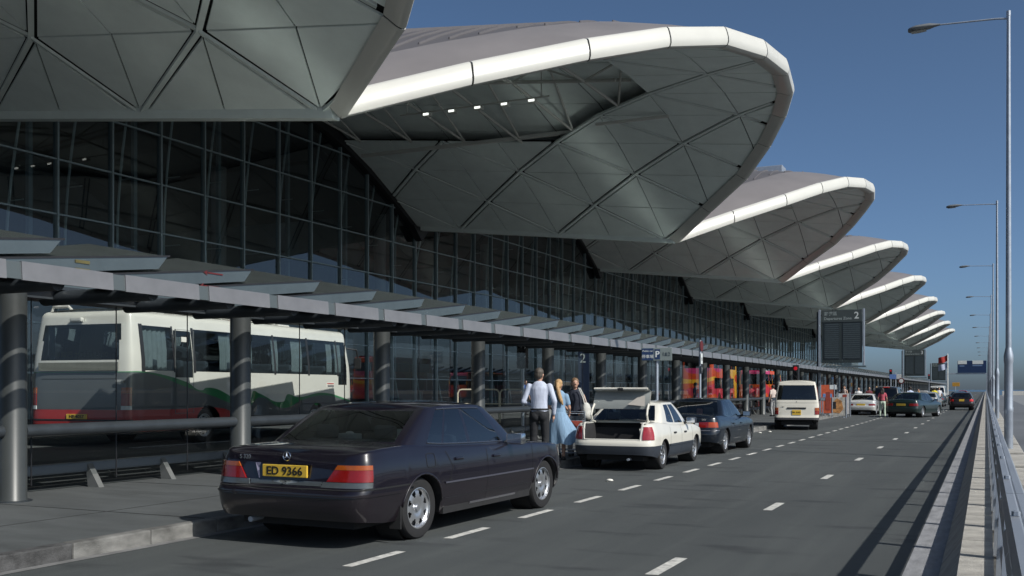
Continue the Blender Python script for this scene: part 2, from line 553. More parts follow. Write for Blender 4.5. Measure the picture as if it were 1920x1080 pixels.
# ------------------------------------------------------------------ the terminal: vaulted roofs over a glass wall
BAY = 36.0
VC = 7.0                      # centre line (Y) of the first vault
NV = 9
XW = 36.0                     # glass wall stands at X = -XW
Btab = [(0, 16.05), (3, 15.95), (6, 15.6), (9, 14.75), (12, 13.55), (15, 12.05), (18, 10.4)]
Rtab = [(0, 7.6), (3, 7.9), (6, 8.72), (9, 10.0), (12, 11.8), (15, 14.5), (18, 17.3)]
def Sof(ax, s):               # soffit height at |X| = ax, s metres from the vault's centre line
    return tab(Btab, abs(s)) + .11 * (ax - 14)
Gtab = [(-11, -1.5), (7, -1.3), (25, -1.0), (43, -.55), (61, 0), (73, .6), (79, .82), (97, .95), (151, 1.1), (331, 1.7), (360, 1.7)]
def G(y):                     # the whole roof climbs gently along the road
    return tab(Gtab, y)
def climb(me, k, shared={}):
    c = me.copy()
    yo = VC + BAY * k
    for v in c.vertices:
        v.co.z += G(yo + v.co.y)
        if k == 0 and v.co.y > 0:                     # the nearest shell sweeps out a little further
            u_ = max(0, min(1, (18 - v.co.y) / 4.5))
            b = u_ * (2 - u_) * min(1, v.co.y / 6)
            v.co.x *= 1 - .085 * b
            v.co.z -= .20 * b
    return c
def Rim(s):
    return lin(Rtab, abs(s))
M_SOFF = mat('soffit_panel_grey', (.80, .87, .835), .75, spec=.2, var=.07, vscale=.8)
M_RIB = mat('soffit_rib_grey', (.70, .76, .73), .7, spec=.2, var=.06, vscale=1.0)
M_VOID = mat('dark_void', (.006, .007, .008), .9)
M_ROOF = mat('roof_sheet_lavender_grey', (.125, .118, .122), .5, metal=.25, var=.12, vscale=.35, stretch=(1, 1, 1))
M_FLASH = mat('eave_flashing', (.21, .195, .195), .45, metal=.15, var=.09, vscale=.5)
M_RIMW = mat('eave_rim_white', (.55, .545, .505), .35, var=.04, vscale=.7)
M_TRUSS = mat('truss_paint', (.5, .5, .46), .5)
term = thing('terminal_building', 'long airport terminal with grey vaulted roofs over a dark glass wall', 'terminal')

MS = [3.6 * m for m in range(2, 11)]          # grid lines in |X|: 7.2 .. 36
RS = [-18 + 3.0 * r for r in range(13)]
def opening(ax, s):
    a = abs(s)
    return (a < 9 and ax > 21.6) or (14.4 < ax <= 21.6 and a < 3 + (ax - 14.4) / 1.2)
def clip(poly, s0, s1):
    """keep |X| beyond the inner edge of the eave rim, a straight line in each 3 m row"""
    e0, e1 = Rim(s0) + .45, Rim(s1) + .45
    def dd(p): return p[0] - lerp(e0, e1, (p[1] - s0) / (s1 - s0))
    out = []
    for i, p in enumerate(poly):
        q = poly[(i + 1) % len(poly)]
        a, b = dd(p), dd(q)
        if a >= 0: out.append(p)
        if a * b < 0:
            t = a / (a - b); out.append((lerp(p[0], q[0], t), lerp(p[1], q[1], t)))
    return out
def inset(poly, ds):
    """shrink a convex polygon; ds = inset per edge"""
    n = len(poly)
    ar = sum(poly[i][0] * poly[(i + 1) % n][1] - poly[(i + 1) % n][0] * poly[i][1] for i in range(n))
    sg = 1 if ar > 0 else -1
    L = []
    for i in range(n):
        a, b = poly[i], poly[(i + 1) % n]
        dx, dy = b[0] - a[0], b[1] - a[1]
        l = math.hypot(dx, dy)
        if l < 1e-6: return None
        nx, ny = -dy / l * sg, dx / l * sg
        L.append((nx, ny, nx * a[0] + ny * a[1] + ds[i]))
    out = []
    for i in range(n):
        a, b = L[i - 1], L[i]
        det = a[0] * b[1] - a[1] * b[0]
        if abs(det) < 1e-6: return None
        out.append(((a[2] * b[1] - a[1] * b[2]) / det, (a[0] * b[2] - a[2] * b[0]) / det))
    return out
panel_meshes = []
for ci in range(len(MS) - 1):
    for ri in range(12):
        a0, a1, s0, s1 = MS[ci], MS[ci + 1], RS[ri], RS[ri + 1]
        m = ci + 2
        r = ri
        # nodes sit where (m + r) is odd; the rib runs between the two nodes of each cell
        if (m + r) % 2 == 1: tris = [[(a0, s0), (a1, s0), (a1, s1)], [(a0, s0), (a1, s1), (a0, s1)]]
        else: tris = [[(a0, s0), (a1, s0), (a0, s1)], [(a1, s0), (a1, s1), (a0, s1)]]
        for tri in tris:
            cx = sum(p[0] for p in tri) / 3; cs = sum(p[1] for p in tri) / 3
            if opening(cx, cs): continue
            P3 = [Vector((-p[0], p[1], Sof(*p))) for p in tri]
            nrm = (P3[1] - P3[0]).cross(P3[2] - P3[0]).normalized()
            def zt(p):
                q = P3[0]
                return q.z - (nrm.x * (-p[0] - q.x) + nrm.y * (p[1] - q.y)) / nrm.z
            poly = clip(tri, s0, s1)
            if len(poly) < 3: continue
            q = [poly[0]]
            for p in poly[1:]:
                if math.hypot(p[0] - q[-1][0], p[1] - q[-1][1]) > .02: q.append(p)
            if math.hypot(q[0][0] - q[-1][0], q[0][1] - q[-1][1]) < .02: q.pop()
            if len(q) < 3: continue
            ds = []
            for i in range(len(q)):
                a, b = q[i], q[(i + 1) % len(q)]
                dx, dy = abs(a[0] - b[0]), abs(a[1] - b[1])
                ax_aligned = dx < .02 or dy < .02
                diag = abs(dx / (dy + 1e-9) - 1.2) < .02
                ds.append(.032 if ax_aligned else (.178 if diag else .03))
            pi_ = inset(q, ds)
            if not pi_: continue
            ar = sum(pi_[i][0] * pi_[(i + 1) % len(pi_)][1] - pi_[(i + 1) % len(pi_)][0] * pi_[i][1] for i in range(len(pi_)))
            ar0 = sum(q[i][0] * q[(i + 1) % len(q)][1] - q[(i + 1) % len(q)][0] * q[i][1] for i in range(len(q)))
            if ar * ar0 <= 0 or abs(ar) < .1: continue
            lo = [(-p[0], p[1], zt(p)) for p in pi_]
            hi = [(x, y, z + .08) for x, y, z in lo]
            nn = len(lo)
            mbp = MB().add(lo + hi, [tuple(range(nn)), tuple(range(nn, 2 * nn))] + [(i, (i + 1) % nn, (i + 1) % nn + nn, i + nn) for i in range(nn)])
            panel_meshes.append((cx, cs, mbp))
# diagonal ribs, from eave to wall
def rib_lines():
    out = []
    for sg in (1, -1):
        for m0 in range(-14, 26):
            pts = []
            for r in range(13):
                m = m0 + sg * r
                if (m + r) % 2 == 1 and 2 <= m <= 10:
                    pts.append((3.6 * m, RS[r]))
            if len(pts) > 1: out.append((sg, pts))
    return out
ribs = []
for sg, pts in rib_lines():
    seg = []
    for a, b in zip(pts, pts[1:]):
        n = 1
        for k in range(n):
            p, q = a, b
            cx, cs = (p[0] + q[0]) / 2, (p[1] + q[1]) / 2
            if opening(cx, cs) and opening(cx + .3, cs) and opening(cx - .3, cs): continue
            cl = []
            for t in [i / 12 for i in range(13)]:
                x, s = lerp(p[0], q[0], t), lerp(p[1], q[1], t)
                if x >= Rim(s) + .5: cl.append((x, s))
            if len(cl) > 1: seg.append((cl[0], cl[-1]))
    w = .105 if sg > 0 else .09
    mbr = MB(); last = None
    for p, q in seg:
        if last is not None and math.hypot(p[0] - last[0], p[1] - last[1]) > .05:
            ribs.append(mbr); mbr = MB()
        last = q
        dx, dy = q[0] - p[0], q[1] - p[1]
        l = math.hypot(dx, dy); nx, ny = -dy / l * w, dx / l * w
        def zz(pt):
            t = math.hypot(pt[0] - p[0], pt[1] - p[1]) / l
            return lerp(Sof(*p), Sof(*q), max(0, min(1, t)))
        c4 = [(p[0] + nx, p[1] + ny), (q[0] + nx, q[1] + ny), (q[0] - nx, q[1] - ny), (p[0] - nx, p[1] - ny)]
        lo = [(-c[0], c[1], zz(c) - .02 - .003 * sg) for c in c4]
        hi = [(x, y, z + .1) for x, y, z in lo]
        mbr.hexa([lo[0], lo[1], lo[2], lo[3], hi[0], hi[1], hi[2], hi[3]])
    if mbr.f: ribs.append(mbr)
rib_meshes = [r.mesh('rib', M_RIB) for r in ribs]
# dark lining above the panels
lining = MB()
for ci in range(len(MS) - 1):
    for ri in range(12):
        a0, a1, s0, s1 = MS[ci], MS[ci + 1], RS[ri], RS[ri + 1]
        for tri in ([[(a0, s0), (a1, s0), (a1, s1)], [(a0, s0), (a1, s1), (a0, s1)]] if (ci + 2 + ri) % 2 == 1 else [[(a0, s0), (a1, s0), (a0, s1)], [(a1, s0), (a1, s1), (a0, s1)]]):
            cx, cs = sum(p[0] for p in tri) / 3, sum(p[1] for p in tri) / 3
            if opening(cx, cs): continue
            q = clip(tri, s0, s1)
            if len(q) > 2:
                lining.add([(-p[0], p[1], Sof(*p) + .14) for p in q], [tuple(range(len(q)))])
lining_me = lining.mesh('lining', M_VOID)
# roof skin: flashing strip behind the rim, then seamed sheets
def rim_pt(s, inward=0.0, dz=0.0):
    ax = Rim(s)
    return ax + inward
roof = MB(); flash = MB(); seams = MB()
ss = [-18 + 1.5 * i for i in range(25)]
def Top(ax, s):
    e = Rim(s)
    t = min(1, max(0, (ax - e) / 4.2))
    return Sof(min(ax, 38.0), s) + .42 + .50 * t * (2 - t)
for (i, s) in enumerate(ss[:-1]):
    s1 = ss[i + 1]
    ra = []
    for sv in (s, s1):
        e = Rim(sv)
        fl = [(-(e + d_), sv, Top(e + d_, sv)) for d_ in (0.02, 1.0, 2.0, 3.0, 3.6)]
        rf = [(-(e + 3.6 + (68 - e - 3.6) * k / 14), sv, Top(e + 3.6 + (68 - e - 3.6) * k / 14, sv) - (.0 if k else 0)) for k in range(15)]
        ra.append((fl, rf))
    flash.grid([ra[0][0], ra[1][0]])
    if abs((s + s1) / 2) > 2.2: roof.grid([ra[0][1], ra[1][1]])
    else:
        roof.grid([ra[0][1][:8], ra[1][1][:8]])
sk = []
for sv in (-1.5, 0, 1.5):
    e = Rim(1.5)
    sk.append([(-(e + 3.6 + (68 - e - 3.6) * k / 14), sv, Top(e + 3.6 + (68 - e - 3.6) * k / 14, sv)) for k in range(7, 15)])
skylight_me = MB().grid(sk).mesh('skylight', glass('skylight_glass', (.7, .72, .70)))
ax = 12.0
while ax < 40:
    pts = []
    for sv in [-18 + .75 * i for i in range(49)]:
        if ax > Rim(sv) + 3.7: pts.append((-ax, sv, Top(ax, sv) + .012))
    if len(pts) > 3: 
        for a_, b_ in zip(pts, pts[1:]):
            if abs(b_[1] - a_[1]) < 1 and not (abs(a_[1]) < 2.3 and ax > 17): seams.add([(a_[0] - .035, a_[1], a_[2] - .05), (a_[0] + .035, a_[1], a_[2] - .05), (b_[0] + .035, b_[1], b_[2] - .05), (b_[0] - .035, b_[1], b_[2] - .05), (a_[0] - .02, a_[1], a_[2] + .05), (a_[0] + .02, a_[1], a_[2] + .05), (b_[0] + .02, b_[1], b_[2] + .05), (b_[0] - .02, b_[1], b_[2] + .05)], [(0, 1, 5, 4), (1, 2, 6, 5), (4, 5, 6, 7), (3, 0, 4, 7)])
    ax += .75
roof_me = roof.mesh('roof_vault', M_ROOF, 30)
flash_me = flash.mesh('eave_flashing', M_FLASH, 30)
seam_me = seams.mesh('standing_seams', M_ROOF)
# eave rim: twelve rounded segments
def rim_section(s, out):
    """profile at one joint: list of points from soffit edge round the nose to the flashing"""
    e = Rim(s)
    ds = .05
    # plan normal of the eave from the neighbouring joints
    r0, r1 = Rim(max(-18, s - 3)), Rim(min(18, s + 3))
    h = (min(18, s + 3) - max(-18, s - 3))
    nx, ny = 1.0, (r1 - r0) / h                        # outward: +X and towards rising |X|
    l = math.hypot(nx, ny); nx /= l; ny /= l
    z = Sof(e, s)
    sl = (Sof(e, min(18, s + 1.5)) - Sof(e, max(-18, s - 1.5))) / (min(18, s + 1.5) - max(-18, s - 1.5))
    pts = []
    #  (outward, up)
    for (o, u) in ((-.52, .02), (-.30, -.05), (-.10, -.11), (.05, -.12), (.17, -.05), (.22, .08), (.21, .24), (.16, .42), (.10, .58), (.04, .64), (-.12, .66)):
        k = max(-.6, min(.6, sl * ny))
        pts.append((-e + nx * o, s + ny * o, z + u + k * o * .8 - .02))
    return pts
rim_meshes = []
for i in range(12):
    a, b = rim_section(RS[i], 0), rim_section(RS[i + 1], 0)
    def shrink(p, q, g):
        v = Vector(q) - Vector(p)
        return tuple(Vector(p) + v.normalized() * g)
    A = [shrink(p, q, .035) for p, q in zip(a, b)]
    B = [shrink(q, p, .035) for p, q in zip(a, b)]
    mm = MB().grid([A, B])
    mm.add(A, [tuple(range(len(A)))]); mm.add(B, [tuple(range(len(B)))])
    rim_meshes.append(mm.mesh('rim_segment', M_RIMW, 35))
rimcore = MB()
for i in range(12):
    a, b = rim_section(RS[i], 0), rim_section(RS[i + 1], 0)
    ca = [sum(p[k] for p in a) / len(a) for k in range(3)]; cb = [sum(p[k] for p in b) / len(b) for k in range(3)]
    sc = lambda pts, c: [tuple(c[k] + (p[k] - c[k]) * .93 for k in range(3)) for p in pts]
    rimcore.grid([sc(a, ca), sc(b, cb)])
rimcore_me = rimcore.mesh('rim_core', M_VOID)
# trusses and lamps inside the crown opening
tr = MB()
for ax in (16.5, 20.1, 23.7, 27.3, 30.9, 34.5):
    w = 3 + (ax - 14.4) / 1.2 if ax < 21.6 else 9
    zc = Sof(ax, 0)
    tr.tube([(-ax, -w, Sof(ax, w)), (-ax, 0, zc - .2), (-ax, w, Sof(ax, w))], .07, 6)
    tr.tube([(-ax, -w, Sof(ax, w)), (-ax + 1.8, 0, zc + .5), (-ax, w, Sof(ax, w))], .06, 6)
    tr.tube([(-ax, 0, zc - .2), (-ax + 1.8, 0, zc + .55)], .05, 6)
    tr.tube([(-ax, 0, zc - .2), (-ax - 1.8, 0, zc + .55)], .05, 6)
tr.tube([(-15, 0, Sof(15, 0) - .2), (-36, 0, Sof(36, 0) - .2)], .07, 6)
for sv in (-1, 1):
    tr.tube([(-15, sv * 2.2, Sof(15, 2.2) + .45), (-36, sv * 2.2, Sof(36, 2.2) + .45)], .09, 6)
truss_me = tr.mesh('skylight_truss', M_TRUSS, 40)
lin2 = MB()
for ci in range(2, len(MS) - 1):
    for ri in range(2, 10):
        a0, a1, s0, s1 = MS[ci], MS[ci + 1], RS[ri], RS[ri + 1]
        if True:
            lin2.box(-a1 + .04, -a0 - .04, s0 + .04, s1 - .04, 0, .05)
            for i in range(-8, 0):
                x, y, z = lin2.v[i]; lin2.v[i] = (x, y, z + Sof(-x, y) + .62)
open_me = lin2.mesh('upper_ceiling', M_SOFF)
cat_me = MB().box(-34, -18.6, 8.3, 8.55, Sof(25, 8.4) - .30, Sof(25, 8.4) - .12).box(-18, -14.2, 5.55, 5.75, Sof(16, 5.7) - .42, Sof(16, 5.7) - .30).mesh('maintenance_track', mat('track_white', (.6, .6, .56), .4))
M_LAMP = mat('floodlight_glow', (.9, .9, .85), .3, emit=(.95, 1.0, .92), estr=1.3)
lampbar = MB().box(-26.2, -18.2, -.03, .03, 15.64, 15.70)
bar_me = lampbar.mesh('lamp_bar', M_TRUSS)
lamp_me = MB().cbox(-.2, .2, -.14, .14, -.09, .09, .03).mesh('floodlight', M_TRUSS)
lens_me = MB().box(-.15, .15, -.155, -.142, -.05, .05).mesh('floodlight_lens', M_LAMP)

for k in range(NV):
    cyv = VC + BAY * k
    v = link('roof_vault', climb(roof_me, k), term, (0, cyv, 0))
    link('eave_flashing', climb(flash_me, k), v)
    tag(link('standing_seams', climb(seam_me, k), v), kind='stuff')
    link('lining', climb(lining_me, k), v)
    link('skylight', climb(skylight_me, k), v)
    link('rim_core', climb(rimcore_me, k), v)
    for rm in rim_meshes: link('rim_segment', climb(rm, k), v)
    if k <= 4:
        for rm in rib_meshes: link('rib', climb(rm, k), v)
    else:
        if k == 5:
            jr = MB()
            for r in ribs: jr.add(r.v, r.f)
            jr_me = jr.mesh('ribs', M_RIB)
        tag(link('ribs', climb(jr_me, k), v), kind='stuff')
    if k == 0:
        PM = [(cx, cs, p.mesh('soffit_panel', M_SOFF)) for cx, cs, p in panel_meshes]
        jp = MB(); jn = MB()
        for cx, cs, p in panel_meshes:
            jp.add(p.v, p.f)
            if cs <= -3: jn.add(p.v, p.f)
        jp_me = jp.mesh('soffit_panels', M_SOFF); jn_me = jn.mesh('soffit_panels', M_SOFF)
    if k <= 1:
        for cx, cs, me in PM:
            if cs > -3: link('soffit_panel', climb(me, k), v)
        tag(link('soffit_panels', climb(jn_me, k), v), kind='stuff')
    else:
        tag(link('soffit_panels', climb(jp_me, k), v), kind='stuff')
    link('skylight_truss', climb(truss_me, k), v)
    tag(link('upper_ceiling', climb(open_me, k), v), kind='stuff')
    link('maintenance_track', climb(cat_me, k), v)
    if k <= 2:
        bar = link('lamp_bar', climb(bar_me, k), v)
        for ax in (19.0, 20.4, 21.8, 23.2, 24.6):
            o = link('floodlight', lamp_me, v, (-ax, -.1, 15.5 + G(cyv)))
            ln = link('floodlight_lens', lens_me, v, (-ax, -.1, 15.5 + G(cyv)))
        MB().tube([(-18.6, 0, 15.7 + G(cyv)), (-18.6, 0, 17.2 + G(cyv))], .03, 6).tube([(-25.8, 0, 15.7 + G(cyv)), (-25.8, 0, 17.6 + G(cyv))], .02, 6).build('lamp_hanger', M_TRUSS, v)

# ------------------------------------------------------------------ the glass wall
M_MULL = mat('mullion_blue_grey', (.27, .34, .36), .4, metal=.2, var=.08)
M_ROD = mat('bow_rod_pale', (.55, .64, .64), .4, var=.08)
G_WALL = glass('curtain_glass', (.62, .70, .72), .95, 1.5, wav=.02, add=.05)
G_WALL2 = glass('curtain_glass_darker', (.56, .64, .67), .95, 1.52, wav=.02, add=.06)  # slightly darker tint, given to panes at random
TR = [.30, 2.3, 4.4, 6.75, 9.1, 11.45, 13.8, 16.15, 18.5]
def wall_top(y):
    s = (y - VC + 18) % BAY - 18
    return Sof(XW, s) + .1 + G(y)
wall = MB()
yA, yB = 13.0, 331.0
for z in TR[1:-1]:
    yy = yA
    run = None
    while yy < yB:
        if wall_top(yy) > z + .05:
            if run is None: run = yy
        elif run is not None:
            wall.box(-XW - .05, -XW + .09, run, yy, z - .035, z + .035); run = None
        yy += .5
    if run is not None: wall.box(-XW - .05, -XW + .09, run, yB, z - .035, z + .035)
gw = wall.build('wall_frame', M_MULL, term)
pane_cache = {}
farp = MB(); npane = 0
for c in range(int((yB - yA) / 3)):
    y0_, y1_ = yA + 3 * c, yA + 3 * c + 3
    t0, t1 = wall_top(y0_), wall_top(y1_)
    for k in range(len(TR) - 1):
        z0, z1 = TR[k], TR[k + 1]
        if max(t0, t1) <= z0 + .05: continue
        poly = [(y0_ + .04, z0 + .03), (y1_ - .04, z0 + .03)]
        h1, h0 = min(z1 - .03, t1), min(z1 - .03, t0)
        if h1 > z0 + .05: poly.append((y1_ - .04, h1))
        if h0 > z0 + .05: poly.append((y0_ + .04, h0))
        if len(poly) < 3: continue
        rr = random.random() * .0024 - .0012
        if npane < 300:
            me = MB().add([(-XW + rr * (p[0] - y0_), p[0], p[1]) for p in poly], [tuple(range(len(poly)))]).mesh('pane', G_WALL if random.random() < .7 else G_WALL2, fix=False)
            link('pane', me, gw); npane += 1
        else:
            farp.add([(-XW + rr * (p[0] - y0_), p[0], p[1]) for p in poly], [tuple(range(len(poly)))])
tag(farp.build('far_panes', G_WALL, gw, fix=False), kind='stuff')
farm = MB()
for c in range(int((yB - yA) / 3) + 1):
    y_ = yA + 3 * c
    zt_ = wall_top(y_)
    m_ = MB().box(-XW - .12, -XW + .14, y_ - .045, y_ + .045, .3, zt_)
    # bowed tie rod inside the glass, tied back with short spreaders
    pts = [(-XW - .25 - .95 * sin(pi * min(1, max(0, t)) ), y_ + 1.5, lerp(.3, zt_ - .2, t)) for t in [i / 14 for i in range(15)]]
    rod = MB().tube(pts, .06, 6)
    for t in (.3, .5, .7):
        rod.tube([(-XW - .25 - .95 * sin(pi * t), y_ + 1.5, lerp(.3, zt_ - .2, t)), (-XW - .15, y_ + 1.5, lerp(.3, zt_ - .2, t))], .025, 5)
    post2 = MB().box(-XW - 1.75, -XW - 1.55, y_ - .1, y_ + .1, .3, zt_)
    if c < 40:
        m_.build('mullion', M_MULL, gw); rod.build('bow_rod', M_ROD, gw, 40); 
        if c % 2 == 0: post2.build('inner_post', M_MULL, gw)
    else:
        farm.add(m_.v, m_.f); farm.add(rod.v, rod.f)
tag(farm.build('far_mullions', M_MULL, gw), kind='stuff')
# black seam where soffit and wall meet, with a gutter end at every valley
for k in range(NV):
    cyv = VC + BAY * k
    sm = MB()
    pts = [(-XW + .35, cyv + s, Sof(XW, s) - .02 + G(cyv + s)) for s in [-18 + 1.0 * i for i in range(37)]]
    for a_, b_ in zip(pts, pts[1:]):
        sm.hexa([(-XW - .1, a_[1], a_[2] - .38), (a_[0], a_[1], a_[2] - .38), (b_[0], b_[1], b_[2] - .38), (-XW - .1, b_[1], b_[2] - .38), (-XW - .1, a_[1], a_[2] + .2), (a_[0], a_[1], a_[2] + .2), (b_[0], b_[1], b_[2] + .2), (-XW - .1, b_[1], b_[2] + .2)])
    sm.build('soffit_seam', M_BLACKP, term)
    zv = Sof(XW, 18) + G(cyv + 18)
    MB().prism([(cyv + 18 - 1.1, zv), (cyv + 18 + 1.1, zv), (cyv + 18, zv - .95)], -XW + .1, -XW + .6, 'x').build('valley_gutter', M_BLACKP, term)
# valley beams closing the joint between two vaults
for k in range(NV - 1):
    yv = VC + BAY * k + 18
    MB().hexa([(-17.45, yv - .20, Sof(17.4, 18) + G(yv) - .16), (-17.45, yv + .20, Sof(17.4, 18) + G(yv) - .16), (-XW, yv + .20, Sof(XW, 18) + G(yv) - .16), (-XW, yv - .20, Sof(XW, 18) + G(yv) - .16),
               (-17.45, yv - .20, Sof(17.4, 18) + G(yv) + .3), (-17.45, yv + .20, Sof(17.4, 18) + G(yv) + .3), (-XW, yv + .20, Sof(XW, 18) + G(yv) + .3), (-XW, yv - .20, Sof(XW, 18) + G(yv) + .3)]).build('valley_beam', M_RIB, term)
# interior: floor slab, back wall, ceiling soffit and a few desks islands in the dark
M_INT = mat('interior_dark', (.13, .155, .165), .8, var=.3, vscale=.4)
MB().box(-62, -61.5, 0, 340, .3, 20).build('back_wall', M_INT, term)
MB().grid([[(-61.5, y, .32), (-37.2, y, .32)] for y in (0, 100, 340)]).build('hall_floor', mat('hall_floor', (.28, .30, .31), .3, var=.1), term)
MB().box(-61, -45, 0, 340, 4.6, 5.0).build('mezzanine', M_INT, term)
for i in range(16):
    yb = 30 + i * 18
    MB().tube([(-42, yb, .3), (-42, yb, 15)], .45, 12).build('hall_column', mat('hall_column', (.3, .3, .29), .5), term, 40)
for i in range(12):
    yb = 34 + i * 14
    MB().cbox(-44, -40.5, yb, yb + 8, .3, 1.5, .05).box(-44, -43.6, yb, yb + 8, 2.4, 3.0).box(-43.9, -43.7, yb, yb + .2, 1.4, 2.5).box(-43.9, -43.7, yb + 7.8, yb + 8, 1.4, 2.5).build('check_in_desk', mat('desk_grey', (.25, .26, .27), .5), term)
# end of the terminal: lower block beyond the last vault, mast on the roof
MB().tube([(-26, 30, 16), (-26, 30, 22)], .035, 6).build('roof_mast', M_GALV, term)
# small hatch on the second vault roof
MB().cbox(-15.3, -13.2, 74, 75.5, 17.0, 17.7, .05).build('roof_hatch', M_GALV, term)
# ------------------------------------------------------------------ kerbside canopy
canopy = thing('kerbside_canopy', 'long low walkway canopy with pale fascia on round grey columns along the kerb', 'canopy')
M_FASC = mat('fascia_lilac_grey', (.150, .152, .162), .33, var=.16, vscale=2.2)
M_FASC2 = mat('fascia_joint_cover', (.075, .09, .095), .4)
M_SHING = mat('canopy_shingle', (.15, .175, .175), .2, metal=.65, var=.14, vscale=1.6)
CX, FX = -11.6, -9.73
CY0, CDY = 9.3, 4.5
YC0, YC1 = -8.7, 306.3
# columns
colm = MB().lathe([(.19, .15), (.19, .17), (.175, .19), (.175, 2.99)], n=24).mesh('column', M_COLUMN, 40)
baser = MB().lathe([(.24, .15), (.24, .165), (.19, .168)], n=24).mesh('base_plate', M_DARKSTEEL, 40)
for i in range(-1, 66):
    c = link('column', colm, canopy, (CX, CY0 + CDY * i, 0))
    if i < 20: link('base_plate', baser, c)
# soffit deck, edge beam
for (xa, xb) in ((-13.4, -11.5), (-10.92, -10.45), (-10.32, -9.95)):
    MB().box(xa, xb, YC0, YC1, 2.99, 3.035).build('roof_strip', M_DARKSTEEL, canopy)
MB().box(CX - .30, CX - .02, YC0, YC1, 2.86, 2.985).build('edge_beam', M_DARKSTEEL, canopy)
# cross tubes under the deck, one every 1.5 m, closed by bolted caps
crs = MB().tube([(-11.9, 0, 2.885), (-9.9, 0, 2.885)], .10, 14).mesh('cross_tube', M_DARKSTEEL, 40)
cap = MB().lathe([(0, 0), (.03, 0), (.03, .03), (0, .035)], (-9.9, 0, 2.885), 'x', 8).mesh('end_bolt', M_GALV)
nb = int((YC1 - YC0) / 1.5)
ct = MB()
for i in range(nb):
    y = YC0 + .75 + 1.5 * i
    if i < 110:
        o = link('cross_tube', crs, canopy, (0, y, 0)); 
        if i < 40: link('end_bolt', cap, o)
    else: ct.tube([(-11.9, y, 2.885), (-9.9, y, 2.885)], .10, 8)
tag(ct.build('far_cross_tubes', M_DARKSTEEL, canopy), kind='stuff')
# fascia panels with joint covers
fp = MB().prism([(FX, 2.84), (FX + .035, 2.84), (FX + .02, 3.05), (FX - .02, 3.05)], .10, 1.40, 'y').mesh('fascia_panel', M_FASC)
fj = MB().prism([(FX - .01, 2.85), (FX + .018, 2.85), (FX + .003, 3.04), (FX - .02, 3.04)], -.10, .10, 'y').mesh('joint_cover', M_FASC2)
far = MB()
for i in range(nb):
    y = YC0 + 1.5 * i
    if i < 120:
        link('fascia_panel', fp, canopy, (0, y, 0)); link('joint_cover', fj, canopy, (0, y, 0))
    else:
        far.prism([(FX, 2.84), (FX + .035, 2.84), (FX + .02, 3.05), (FX - .02, 3.05)], y + .10, y + 1.40, 'y', 0)
        far.prism([(FX - .01, 2.85), (FX + .018, 2.85), (FX + .003, 3.04), (FX - .02, 3.04)], y - .10, y + .10, 'y', 1)
tag(far.build('far_fascia', [M_FASC, M_FASC2], canopy), kind='stuff')
# overlapping tilted shingles behind the fascia: each climbs away from the camera and laps over the next
SP = 2.25
SX = -13.0
LEN, RISE = 5.0, .125
sh = MB()
def shing(mb):
    zt = 3.95
    n0, n1 = -LEN, 0.0
    def z(y): return zt + y * RISE
    # front face, top slope back to the rear edge, far end cut at a slant
    P = [(SX, n0, z(n0) - .24), (SX, n1 - .22, z(n1) - .24), (SX, n1, z(n1)), (SX, n0, z(n0)),
         (SX - 1.9, n0, z(n0) + .05), (SX - 1.9, n1, z(n1) + .34)]
    mb.add(P, [(0, 1, 2, 3), (3, 2, 5, 4)])
    Q = [(x - .001, y, zz - .04) for x, y, zz in P]
    mb.add([P[1], P[2], P[5], (SX - 1.9, n1 - .22, z(n1) + .1)], [(0, 1, 2, 3)])
    mb.add([P[0], P[1], (SX - 1.9, n1 - .22, z(n1) + .1), (SX - 1.9, n0, z(n0) - .1)], [(0, 1, 2, 3)])
shing(sh)
sh_me = sh.mesh('shingle', M_SHING)
gap_me = MB().box(SX - .02, SX + .012, -LEN, .05, -.016, .016).mesh('shingle_gap', M_BLACKP)
for v in gap_me.vertices: v.co.z += 3.955 + v.co.y * RISE
ns = int((YC1 - YC0 + 6) / SP)
farS = MB()
for i in range(ns):
    y = YC0 + 2 + SP * i
    if y < 190:
        o = link('shingle', sh_me, canopy, (0, y, 0)); link('shingle_gap', gap_me, o)
    else:
        t_ = MB(); shing(t_); farS.add([(a, b + y, c) for a, b, c in t_.v], t_.f)
tag(farS.build('far_shingles', M_SHING, canopy), kind='stuff')
MB().box(SX - 1.95, SX - 1.6, YC0, YC1, 3.30, 3.6).build('rear_beam', M_DARKSTEEL, canopy)
# small notices stuck on the shingles
M_RED = mat('red_sign_paint', (.10, .012, .012), .5)
for (yy, zz) in ((14.55, 3.77), (14.45, 3.52)):
    a = MB().add([(SX + .015, yy - .11, zz), (SX + .015, yy - .02, zz + .05), (SX + .015, yy - .02, zz - .05)], [(0, 1, 2)])
    a.box(SX + .01, SX + .016, yy, yy + .40, zz - .012, zz + .014)
    a.build('arrow_notice', M_RED, canopy)
M_YEL = mat('yellow_label', (.10, .085, .03), .5, var=.2)
for zz in (3.62, 3.49):
    MB().box(SX + .01, SX + .016, 11.55, 11.83, zz, zz + .05).build('yellow_label', M_YEL, canopy)

